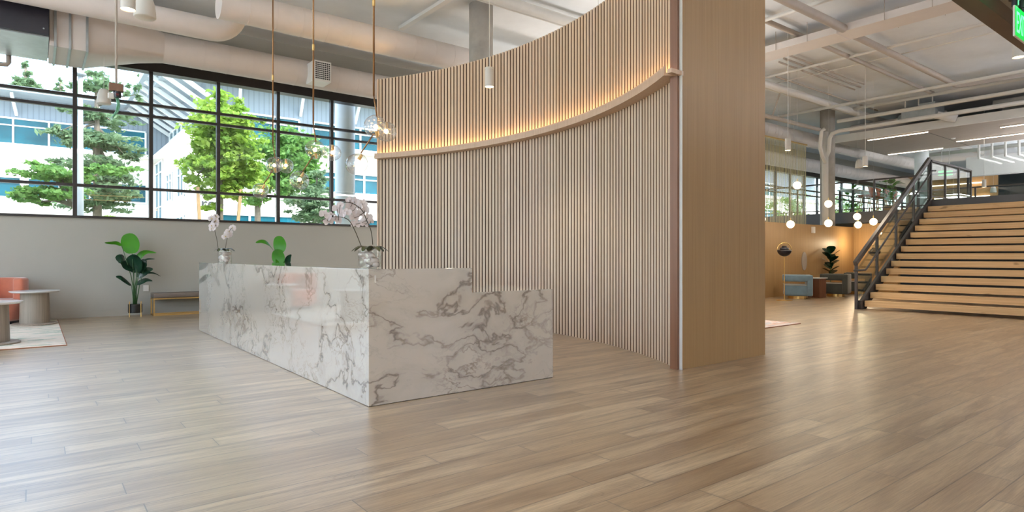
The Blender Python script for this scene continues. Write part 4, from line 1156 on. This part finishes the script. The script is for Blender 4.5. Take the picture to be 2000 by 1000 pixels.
def round_table(loc, h, label, r=0.355):
    t_ = thing('round_side_table', label, 'side table', loc, 0, 'round side tables on the rug')
    MB().lathe([(0.33, 0), (0.33, 0.02), (0.31, 0.03), (0, 0.03)], (0, 0, 0), 44).build('base', M['table_base'], t_, local=True)
    MB().lathe([(0.215, 0.03), (0.20, h - 0.03)], (0, 0, 0), 40, 1.0, 1.0).build('pedestal', M['table_base'], t_, local=True, smooth=False)
    MB().lathe([(0.0, h - 0.03), (r - 0.03, h - 0.03), (r, h - 0.012), (r, h), (0, h)], (0, 0, 0), 48).build('tabletop', M['table_top'], t_, local=True)
    return t_
q = P(68, 633.5, Z=0.014); round_table((q.x, q.y, 0.014), 0.585, 'white topped round table on grey oak pedestal beside the terracotta chair')
q = P(-20, 672, Z=0.014); round_table((q.x, q.y, 0.014), 0.57, 'nearer round table cut off by the left picture edge, on the rug')

# bench
q1 = P(299, 600, Y=14.2)
t = thing('bench', 'low taupe leather bench on a gold frame against the window wall', 'bench', (q1.x + 0.75, 14.35, 0))
bx0, bx1 = q1.x, q1.x + 1.5
MB().box(bx0, bx1, 14.15, 14.55, 0.35, 0.45).build('cushion', M['bench'], t, bevel=0.02, seg=3)
fr = MB()
for y in (14.17, 14.53):
    fr.box(bx0, bx1, y - 0.012, y + 0.012, 0.325, 0.349).box(bx0, bx1, y - 0.012, y + 0.012, 0.0, 0.024)
    for x in (bx0 + 0.012, bx1 - 0.012): fr.box(x - 0.012, x + 0.012, y - 0.012, y + 0.012, 0.024, 0.325)
for x in (bx0 + 0.012, bx1 - 0.012): fr.box(x - 0.012, x + 0.012, 14.182, 14.518, 0, 0.024).box(x - 0.012, x + 0.012, 14.182, 14.518, 0.325, 0.349)
fr.build('frame', M['brass'], t)
q = P(285, 563, Y=WY)
ou = tag(MB().box(q.x - 0.05, q.x + 0.05, WY - 0.012, WY, q.z - 0.065, q.z + 0.065).build('wall_outlet', M['white_plastic'], bevel=0.003), 'white outlet plate on the wall between the tall plant and the bench', 'outlet')

# bird of paradise plant
def px_leaf(t_, pts, w, m, side=None, fold=0.2, shape=None, Y0=14.2):
    ps = [P(p[0], p[1], Y=(p[2] if len(p) > 2 else Y0)) for p in pts]
    MB().leaf(ps, w, fold, side, shape).build('leaf', m, t_, smooth=True)
q = P(260, 616, Z=0)
pot = Vector((q.x, 14.22, 0))
t = thing('potted_plant', 'tall plant with one bright green paddle leaf in a black pot by the window wall', 'plant', pot)
MB().lathe([(0.12, 0.08), (0.125, 0.10), (0.125, 0.25), (0.115, 0.25), (0.11, 0.235), (0, 0.235)], (0, 0, 0), 32).build('pot', M['black_pot'], t, local=True, smooth=False)
MB().lathe([(0.0, 0.236), (0.108, 0.238), (0.0, 0.25)], (0, 0, 0), 20).build('soil', M['soil'], t, local=True)
for a in (0.6, 2.2, 3.8, 5.4):
    MB().tube([(0.135 * math.cos(a), 0.135 * math.sin(a), 0), (0.135 * math.cos(a), 0.135 * math.sin(a), 0.30)], 0.006, 6).build('stand_leg', M['brass'], t, local=True)
rim = Vector((RX, RY, 0))
wide = lambda s_: math.sin(PI * min(1, 0.03 + s_ * 0.96)) ** 0.5
px_leaf(t, [(258, 495), (255, 475), (250, 456)], 0.185, M['leaf_bright'], side=(RX, RY, 0), fold=0.08, shape=wide)
px_leaf(t, [(238, 480), (228, 474), (216, 474), (204, 474)], 0.05, M['leaf_bright'], side=(0.2, -0.6, 0.5))
px_leaf(t, [(267, 515), (272, 502), (284, 493), (306, 494)], 0.06, M['leaf_bright'], side=(0.6, -0.5, -0.6))
px_leaf(t, [(262, 527), (248, 515), (238, 505), (225, 503)], 0.16, M['leaf_dark'], side=(0.3, -0.5, -0.8))
px_leaf(t, [(268, 532), (264, 518), (258, 506), (252, 500)], 0.17, M['leaf_dark'], side=(RX, RY, 0.3), shape=wide)
px_leaf(t, [(272, 532), (277, 520), (281, 512), (286, 508)], 0.09, M['leaf_dark'], side=(0.7, -0.4, -0.3))
px_leaf(t, [(269, 543), (278, 534), (288, 528), (299, 525)], 0.085, M['leaf_dark'], side=(0.5, -0.5, -0.7))
px_leaf(t, [(286, 534), (295, 533), (304, 535), (314, 540)], 0.02, M['leaf_dark'], side=(0.5, -0.5, -0.7))
px_leaf(t, [(257, 558), (245, 548), (236, 542), (226, 540)], 0.06, M['leaf_dark'], side=(0.3, -0.5, -0.8))
px_leaf(t, [(266, 556), (276, 551), (286, 547), (298, 549)], 0.05, M['leaf_dark'], side=(0.3, -0.5, -0.8))
px_leaf(t, [(282, 508), (290, 506), (303, 506)], 0.018, M['leaf_dark'], side=(0.3, -0.5, -0.8))
sm = MB()
for x1, y1 in ((258, 495), (238, 480), (267, 515), (262, 527), (268, 532), (272, 532), (269, 543), (257, 558), (266, 556), (282, 520)):
    e_ = P(x1, y1, Y=14.2); b_ = pot + Vector((random.uniform(-0.04, 0.06), random.uniform(-0.03, 0.03), 0.24))
    mid = Vector((b_.x * 0.6 + e_.x * 0.4, (b_.y + e_.y) / 2, (b_.z + e_.z) / 2))
    sm.tube([b_, mid, e_], [0.011, 0.009, 0.006], 6)
sm.build('stems', M['stem_green'], t, smooth=True)

# plant behind the desk
q = P(545, 500, Y=12.8)
pot = Vector((q.x, 12.8, 0))
t = thing('potted_plant', 'bright green rubber plant whose leaves rise behind the marble desk', 'plant', pot)
MB().lathe([(0.14, 0), (0.18, 0.30), (0.165, 0.30), (0, 0.29)], (0, 0, 0), 28).build('pot', M['black_pot'], t, local=True)
for pts, w, sd, m in (([(546, 494), (547, 478), (543, 461)], 0.13, (RX, RY, 0), 'leaf_bright'),
                      ([(544, 516), (544, 502), (540, 487)], 0.13, (RX, RY, 0.1), 'leaf_bright'),
                      ([(560, 520), (555, 512), (538, 510)], 0.10, (0.3, -0.4, -0.8), 'leaf_bright'),
                      ([(562, 517), (563, 505), (569, 497)], 0.06, (RX, RY, 0.2), 'leaf_dark'),
                      ([(535, 489), (524, 476), (512, 471), (499, 474)], 0.055, (0.3, -0.5, -0.7), 'leaf_bright')):
    ps = [P(a_, b_, Y=12.75) for a_, b_ in pts]
    MB().leaf(ps, w, 0.12, sd, wide if w > 0.09 else None).build('leaf', M[m], t, smooth=True)
s_ = MB().tube([pot + Vector((0, 0, 0.28)), P(548, 520, Y=12.8), P(546, 494, Y=12.8)], 0.012, 6)
s_.tube([P(548, 520, Y=12.8), P(541, 500, Y=12.8), P(535, 489, Y=12.8)], 0.008, 6)
s_.build('stem', M['stem_green'], t, smooth=True)

# orchids
def flower(mb, core, c, nrm, r, seed):
    rr = random.Random(seed); nrm = nrm.normalized()
    up = Vector((0, 0, 1)); a = nrm.cross(up).normalized(); b = a.cross(nrm)
    roll = rr.uniform(-0.4, 0.4)
    for k, (an, wd, ln) in enumerate(((90, 0.30, 0.95), (210, 0.30, 0.95), (330, 0.30, 0.95), (165, 0.50, 1.0), (15, 0.50, 1.0))):
        t_ = math.radians(an) + roll; d = a * math.cos(t_) + b * math.sin(t_)
        off = nrm * (0.004 if k > 2 else 0)
        mb.leaf([c + off, c + d * r * 0.5 * ln + nrm * r * 0.12 + off, c + d * r * ln + nrm * r * 0.02 + off], r * wd, 0.15, side=nrm.cross(d), shape=lambda s: math.sin(PI * (0.05 + s * 0.9)) ** 0.6)
    core.ball(c + nrm * r * 0.18, r * 0.16, 8, 6)
def orchid(px0, plane, zbase, rv, hv, stems, label, seed, fr, slender=True):
    """stems: list of (polyline px, list of flower px)"""
    kw, val = plane
    b_ = px0
    t_ = thing('orchid', label, 'orchid', b_)
    MB().lathe([(rv, 0.0), (rv, hv), (rv - 0.006, hv), (rv - 0.006, 0.012), (0, 0.012)], (0, 0, 0), 40).build('vase', M['vase'], t_, local=True, smooth=False)
    rr = random.Random(seed)
    for i in range(16):
        a = rr.uniform(0, 2 * PI); r_ = rr.uniform(0.0, rv * 0.62); z = 0.03 + (hv - 0.06) * (i / 15)
        e_ = rr.uniform(0.26, 0.42) * rv
        sq = (rr.uniform(0.9, 1.25), rr.uniform(0.8, 1.1), rr.uniform(0.65, 0.9))
        MB().ball((math.cos(a) * r_, math.sin(a) * r_, z), e_, 14, 10, blob(seed * 100 + i), sc=sq).build('pebble', M['stone'], t_, local=True, smooth=True)
    for i in range(7):
        a = i * 0.9 + 0.3; d = Vector((math.cos(a), math.sin(a), 0))
        z = hv
        MB().leaf([Vector((0, 0, z - 0.005)) + d * 0.01, Vector((0, 0, z + 0.03)) + d * rv * 0.8, Vector((0, 0, z - 0.012)) + d * rv * 1.6], rv * 0.34, 0.25).build('leaf', M['orchid_leaf'], t_, local=True, smooth=True)
    sm = MB(); fl = MB(); co = MB(); k = 0
    toward = Vector((-FX, -FY, 0.1))
    for poly, fls in stems:
        ps = [P(x, y, **{kw: val}) for x, y in poly]
        # smooth the polyline
        sps = []
        for i in range(len(ps) - 1):
            p0, p1, p2, p3 = ps[max(i - 1, 0)], ps[i], ps[i + 1], ps[min(i + 2, len(ps) - 1)]
            for j in range(5):
                f = j / 5; sps.append(0.5 * ((2 * p1) + (p2 - p0) * f + (2 * p0 - 5 * p1 + 4 * p2 - p3) * f * f + (3 * p1 - p0 - 3 * p2 + p3) * f ** 3))
        sps.append(ps[-1]); sm.tube(sps, 0.0035 if fr < 0.05 else 0.004, 6)
        for x, y, s in fls:
            k += 1
            c = P(x, y, **{kw: val}) + Vector((FX, FY, 0)) * rr.uniform(-0.01, 0.05)
            j = min(range(len(sps)), key=lambda i: (sps[i] - c).length)
            sm.tube([sps[j], (sps[j] + c) / 2 + Vector((0, 0, -0.01)), c], 0.002, 5)
            nrm = (toward if s > 0 else -toward) + Vector((rr.uniform(-.7, .7), rr.uniform(-.7, .7), rr.uniform(-.3, .3)))
            f1 = MB(); c1 = MB(); flower(f1, c1, c, nrm, fr * abs(s), seed * 50 + k)
            fo = f1.build('flower', M['petal'], t_, smooth=True)
            c1.build('flower_core', M['petal_core'], fo, smooth=True)
    sm.build('flower_stem', M['orchid_stem'], t_, smooth=True)
    return t_
vb = P(720, 524, Y=4.95); Dv = 4.95
vb = Vector((2.285, 4.95, HZ))
vcx = (Vector((2.285, 4.95, 0)))
orchid(vb, ('Y', 4.95), HZ, 0.1, 0.155,
       [([(706, 482), (693, 450), (681, 430), (665, 424), (645, 424), (630, 430), (627, 434)],
         [(634, 419, -1), (641, 432, -1), (646, 417, -.9), (652, 428, -1), (661, 431, -1), (656, 408, -1), (668, 419, -1), (664, 400, -.7), (676, 415, -1.1), (640, 425, -1)]),
        ([(728, 478), (725, 452), (716, 430), (708, 412), (694, 400), (680, 395), (671, 396)],
         [(680, 390, -.8), (690, 393, -1), (683, 403, -1), (696, 404, -1.1), (706, 397, -1), (711, 411, -1.1), (700, 418, -1.1), (690, 425, -1), (703, 432, -1), (717, 425, -1), (712, 437, -.9), (722, 432, -.7), (692, 437, -1), (686, 412, -1)])],
       'larger white orchid in a glass vase of pebbles at the near desk corner', 4, 0.045)
vs2 = Vector((2.36, 10.4, HZ))
orchid(vs2, ('Y', 10.4), HZ, 0.1, 0.19,
       [([(427, 492), (424, 470), (420, 452), (418, 432), (421, 420)], [(414, 427, 1), (421, 423, .8), (418, 433, 1), (413, 441, 1), (419, 440, 1), (411, 447, .9), (417, 446, .8), (422, 431, .8)]),
        ([(440, 488), (442, 474), (445, 462), (449, 450), (453, 445)], [(441, 462, 1), (446, 459, 1), (447, 453, 1), (452, 446, .9), (455, 444, .8), (441, 455, .9)])],
       'smaller white orchid in a glass vase at the far end of the marble desk', 6, 0.06)

# ------------------------------------------------------------------ outside
gr = MB().box(-60, 90, WY + 0.25, 90, -0.35, -0.2); struct('ground', gr, M['paving'])
tag(MB().box(-60, 90, 17, 31, -0.195, -0.1).build('lawn', M['lawn']), 'strip of lawn outside the windows', 'lawn', kind='stuff')
ob = thing('office_building', 'cream and blue grey office building with teal windows across the way', 'building', (8, 45, 0))
MB().box(-40, 6.14, 45, 46, -0.2, 7.5).build('wall', M['bld_white'], ob)
MB().box(6.14, 70, 33.7, 34.5, -0.2, 7.25).box(6.14, 7.0, 34.5, 45, -0.2, 7.25).build('wing_wall', M['bld_white'], ob)
MB().box(-40, 5.9, 44.6, 45.2, 7.3, 7.55).box(5.7, 70, 33.3, 33.9, 7.05, 7.3).box(5.7, 6.3, 33.9, 44.6, 7.05, 7.3).build('ledge', M['bld_white'], ob)
MB().box(-40, 6.9, 45.4, 46, 7.5, 10.3).box(6.9, 70, 34.3, 34.9, 7.3, 10.2).box(6.9, 7.4, 34.9, 46, 7.3, 10.2).build('upper_wall', M['bld_grey'], ob)
MB().box(-40, 4.4, 43.6, 48, 10.3, 10.6).box(5.0, 70, 32.6, 40, 10.15, 10.4).box(4.4, 9, 31.0, 48, 10.45, 10.75).build('roof', M['bld_roof'], ob)
for i in range(9):
    y = 33 + i * 1.5
    MB().bar((7.0, y, 8.9), (4.6, y, 10.4), 0.14, 0.2).build('roof_strut', M['bld_frame'], ob)
for i in range(12):
    x = 8.5 + i * 3.2
    MB().bar((x, 34.3, 9.0), (x - 0.3, 32.8, 10.1), 0.14, 0.18).build('roof_strut', M['bld_frame'], ob)
for i in range(10):
    x = 3.2 - i * 4
    MB().bar((x, 45.4, 9.3), (x - 0.2, 43.9, 10.2), 0.14, 0.18).build('roof_strut', M['bld_frame'], ob)
def bwin(x0, x1, z0, z1, y, nx, hz=(0.72,)):
    f = MB(); w = (x1 - x0) / nx
    f.box(x0, x1, y - 0.10, y - 0.02, z1 - 0.07, z1 + 0.02).box(x0, x1, y - 0.10, y - 0.02, z0 - 0.02, z0 + 0.07)
    for i in range(nx + 1): f.box(x0 + i * w - 0.05, x0 + i * w + 0.05, y - 0.10, y - 0.02, z0 + 0.07, z1 - 0.07)
    for h in hz: f.box(x0, x1, y - 0.095, y - 0.03, z0 + (z1 - z0) * h - 0.035, z0 + (z1 - z0) * h + 0.035)
    o_ = f.build('window', M['bld_frame'], ob)
    MB().box(x0, x1, y - 0.029, y - 0.005, z0, z1).build('pane', M['bld_glass'], o_)
def bwin_side(y0, y1, z0, z1, x, ny, hz=(0.72,)):
    f = MB(); w = (y1 - y0) / ny
    f.box(x - 0.10, x - 0.02, y0, y1, z1 - 0.07, z1 + 0.02).box(x - 0.10, x - 0.02, y0, y1, z0 - 0.02, z0 + 0.07)
    for i in range(ny + 1): f.box(x - 0.10, x - 0.02, y0 + i * w - 0.05, y0 + i * w + 0.05, z0 + 0.07, z1 - 0.07)
    for h in hz: f.box(x - 0.095, x - 0.03, y0, y1, z0 + (z1 - z0) * h - 0.035, z0 + (z1 - z0) * h + 0.035)
    o_ = f.build('window', M['bld_frame'], ob)
    MB().box(x - 0.029, x - 0.005, y0, y1, z0, z1).build('pane', M['bld_glass'], o_)
bwin(-22, -3.2, 7.55, 9.1, 45.4, 9); bwin(-2.6, 5.6, 7.55, 9.1, 45.4, 5)
bwin(-22, -9.9, 4.5, 5.7, 45, 5); bwin(-9.0, -0.6, 4.5, 5.7, 45, 4) ; bwin(-0.3, 5.6, 4.5, 5.7, 45, 4)
for x in range(7, 60, 5):
    bwin(x + 0.4, x + 4.6, 7.32, 8.75, 34.3, 3); bwin(x + 0.5, x + 4.5, 4.75, 5.95, 33.7, 3); bwin(x + 0.5, x + 4.5, 2.2, 3.35, 33.7, 3, ())
bwin_side(35.5, 37.2, 4.3, 5.9, 6.14, 2); bwin_side(39, 40.7, 4.3, 5.9, 6.14, 2)
bwin_side(35.2, 44.6, 7.32, 9.0, 6.9, 7); bwin_side(42.2, 44.8, 0, 7.0, 6.14, 2, (0.3, 0.6, 0.9)); bwin_side(35.5, 37.5, 2.0, 3.3, 6.14, 2)
q = P(392, 402, Y=33.7)
tx = text('red', 'sign_lettering', 0.75, M['sign_dark'], (q.x, 33.66, q.z - 0.1), (PI / 2, 0, 0), ob, 0.03)

def canopy_tree(name, base, h, clusters, trunk_pts, mat_leaf, label, n, ls, seed, stakes=False, needle=False):
    t_ = thing(name, label, 'tree', base)
    rr = random.Random(seed)
    mb = MB().tube([Vector(p[:3]) - Vector(base) for p in trunk_pts], [p[3] for p in trunk_pts], 8)
    top = Vector(trunk_pts[-1][:3]) - Vector(base)
    for (c, r) in clusters:
        c = Vector(c) - Vector(base)
        s0 = Vector(trunk_pts[-2][:3]) - Vector(base)
        f = min(1, max(0, (c.z - s0.z * 0.5) / max(0.1, top.z)))
        st_ = s0.lerp(top, f)
        mb.tube([st_, (st_ + c) / 2 + Vector((0, 0, 0.1)), c], [0.05, 0.035, 0.015], 5)
    mb.build('trunk', M['bark'], t_, local=True, smooth=True)
    vs, fs = [], []
    tot = sum(r[0] * r[1] * r[2] for c, r in clusters)
    for (c, r) in clusters:
        c = Vector(c) - Vector(base); k = int(n * r[0] * r[1] * r[2] / tot) + 20
        ncl = max(6, k // 42); clumps = []
        for _ in range(ncl):
            d = Vector((rr.gauss(0, 1), rr.gauss(0, 1), rr.gauss(0, 1))).normalized() * rr.uniform(0.35, 1.18)
            clumps.append((Vector((d.x * r[0], d.y * r[1], d.z * r[2])), rr.uniform(0.14, 0.34)))
        for _ in range(k):
            q_, sz = clumps[rr.randrange(ncl)]
            p = c + q_ + Vector((rr.gauss(0, 1) * r[0], rr.gauss(0, 1) * r[1], rr.gauss(0, 0.8) * r[2])) * sz * 0.62
            a = Vector((rr.gauss(0, 1), rr.gauss(0, 1), rr.gauss(0, 0.6))).normalized(); b = a.cross(Vector((rr.gauss(0, 1), rr.gauss(0, 1), rr.gauss(0, 1)))).normalized()
            s1 = ls * rr.uniform(0.6, 1.3); s2 = s1 * (0.35 if needle else 0.55); o_ = len(vs)
            vs += [p - a * s1, p - b * s2, p + a * s1, p + b * s2]; fs.append((o_, o_ + 1, o_ + 2, o_ + 3))
    MB().add(vs, fs).build('foliage', mat_leaf, t_, local=True)
    return t_
def ppt(px, py, Y, r=None):
    q = P(px, py, Y=Y); return (q.x, q.y, q.z) if r is None else (q.x, q.y, q.z, r)
def cl(px, py, Y, rpx, rpy, dep=1.0):
    q = P(px, py, Y=Y); D = Y / ray(px, py).y; s = D / FPX
    return ((q.x, q.y, q.z), (rpx * s, rpx * s * dep, rpy * s))
def gb(px, Y): q = P(px, 500, Y=Y); return (q.x, q.y, -0.2 if Y > 31 or Y < 17 else -0.1)
# pine on the left, mid distance
Yt = 24.0; b = gb(190, Yt)
canopy_tree('pine_tree', b, 10, [cl(185, 170, Yt, 38, 22), cl(160, 215, Yt, 34, 16), cl(215, 235, Yt, 42, 14), cl(150, 265, Yt, 40, 14), cl(200, 280, Yt, 60, 14), cl(240, 300, Yt, 34, 12), cl(120, 255, Yt, 24, 9), cl(180, 320, Yt, 60, 13), cl(200, 345, Yt, 66, 13), cl(215, 375, Yt, 56, 16), cl(190, 400, Yt, 55, 12), cl(265, 185, Yt, 14, 26), cl(240, 385, Yt, 34, 9)],
            [(b[0], b[1], b[2], 0.16), ppt(190, 300, Yt, 0.10), ppt(188, 150, Yt, 0.04)], M['tree_pine'], 'loose grey green pine in front of the left windows beside the lamp post', 10000, 0.11, 1, needle=True)
Yt = 21.0; b = gb(150, Yt)
canopy_tree('spreading_tree', b, 5, [cl(90, 335, Yt, 52, 13), cl(65, 385, Yt, 34, 8), cl(110, 375, Yt, 50, 12), cl(210, 330, Yt, 40, 12), cl(120, 350, Yt, 40, 10), cl(70, 395, Yt, 30, 6)],
            [(b[0], b[1], b[2], 0.07), ppt(155, 425, Yt, 0.05), ppt(130, 380, Yt, 0.025)], M['tree_mid'], 'low spreading yellow green tree at the far left window', 4500, 0.08, 2)
# lime tree centre
Yt = 22.0; b = gb(430, Yt)
canopy_tree('lime_tree', b, 8, [cl(435, 205, Yt, 38, 30), cl(430, 250, Yt, 55, 30), cl(400, 285, Yt, 36, 26), cl(460, 290, Yt, 48, 34), cl(420, 330, Yt, 46, 28), cl(470, 345, Yt, 44, 26), cl(390, 320, Yt, 24, 20), cl(440, 375, Yt, 40, 22), cl(425, 405, Yt, 26, 10), cl(495, 240, Yt, 22, 14), cl(380, 350, Yt, 18, 12)],
            [(b[0], b[1], b[2], 0.09), ppt(432, 330, Yt, 0.07), ppt(434, 205, Yt, 0.03)], M['tree_lime'], 'bright lime green young tree in the middle of the window wall', 13000, 0.10, 3)
for i, (x1, y1, x2, y2) in enumerate(((393, 435, 386, 365), (460, 435, 470, 370))):
    tag(MB().bar(P(x1, y1 + 60, Y=21.7), P(x2, y2, Y=21.7), 0.09, 0.09).build('tree_stake', M['stake']), ('left', 'right')[i] + ' wooden support stake beside the lime green tree', 'stake')
Yt = 27.0; b = gb(505, Yt)
canopy_tree('green_tree', b, 7, [cl(545, 285, Yt, 40, 34), cl(590, 300, Yt, 40, 30), cl(560, 335, Yt, 46, 30), cl(520, 350, Yt, 40, 26), cl(600, 350, Yt, 30, 24), cl(560, 375, Yt, 24, 20), cl(500, 385, Yt, 34, 14)],
            [(b[0], b[1], b[2], 0.16), ppt(503, 405, Yt, 0.12), ppt(530, 330, Yt, 0.05)], M['tree_mid'], 'mid green tree with forked pale trunk behind the bubble pendants', 10000, 0.11, 4)
Yt = 23.5; b = gb(610, Yt)
canopy_tree('blue_spruce', b, 5, [cl(620, 345, Yt, 18, 16), cl(620, 370, Yt, 30, 16), cl(610, 395, Yt, 38, 16), cl(615, 420, Yt, 44, 16)],
            [(b[0], b[1], b[2], 0.10), ppt(615, 420, Yt, 0.08), ppt(620, 335, Yt, 0.02)], M['tree_pine'], 'grey green conifer low behind the smaller window panes left of the column', 6000, 0.09, 5, needle=True)
# distant conifers above the roof
for i, (px, py, lab) in enumerate(((50, 150, 'thin distant conifer against the sky at the far left'), (273, 180, 'distant conifer above the roof beside the left pine'), (118, 185, 'small distant treetop above the roof near the lamp post'))):
    Yt = 60.0; b = gb(px, Yt)
    canopy_tree('distant_conifer', b, 16, [cl(px, py - 22, Yt, 4, 10), cl(px, py - 5, Yt, 9, 8), cl(px - 2, py + 10, Yt, 14, 8), cl(px + 2, py + 26, Yt, 20, 12)],
                [(b[0], b[1], b[2], 0.3), ppt(px, py + 30, Yt, 0.2), ppt(px, py - 30, Yt, 0.05)], M['tree_pine'], lab, 2200, 0.24, 20 + i, needle=True)
bs = MB(); rr = random.Random(5); vs, fs = [], []
c = P(212, 425, Y=19.5)
for _ in range(2600):
    d = Vector((rr.gauss(0, 1), rr.gauss(0, 1), rr.gauss(0, 1))).normalized()
    p = Vector((c.x + d.x * 0.75, c.y + d.y * 0.6, 1.1 + d.z * 1.15)); a = Vector((rr.gauss(0, 1), rr.gauss(0, 1), rr.gauss(0, 1))).normalized(); b = a.orthogonal().normalized()
    o_ = len(vs); vs += [p - a * 0.06, p - b * 0.035, p + a * 0.06, p + b * 0.035]; fs.append((o_, o_ + 1, o_ + 2, o_ + 3))
tag(MB().add(vs, fs).build('garden_bush', M['tree_lime']), 'rounded yellow green bush just showing above the left window sill', 'bush')
# trees seen through the far right windows
for i in range(7):
    Yt = 23.0; x = 28 + i * 5.2; b = (x, Yt, -0.1)
    cs = [((x + rr.uniform(-1.4, 1.4), Yt + rr.uniform(-1, 1), 1.6 + 0.8 * k), (1.5, 1.2, 0.9)) for k in range(5)]
    canopy_tree('garden_tree', b, 5, cs, [(x, Yt, -0.1, 0.12), (x, Yt, 1.5, 0.1), (x, Yt, 4.5, 0.04)], M['tree_mid'], ('first', 'second', 'third', 'fourth', 'fifth', 'sixth', 'seventh')[i] + ' tree outside the far windows, counted from the bead curtain toward the stairs', 2600, 0.11, 40 + i)['group'] = 'trees outside the far windows'
# lamp post
t = thing('street_lamp', 'tall grey lamp post outside the left windows', 'street lamp', gb(157, 18.5))
b = Vector(gb(157, 18.5)); tp = P(157, 146, Y=18.5)
MB().tube([b, (b.x, b.y, tp.z)], [0.085, 0.05], 12).build('pole', M['post_grey'], t, smooth=True)
MB().lathe([(0.0, 0.02), (0.12, 0.04), (0.13, 0.0), (0.08, -0.04), (0, -0.05)], (tp.x, tp.y, tp.z), 20).build('lamp_head', M['post_grey'], t, smooth=True)
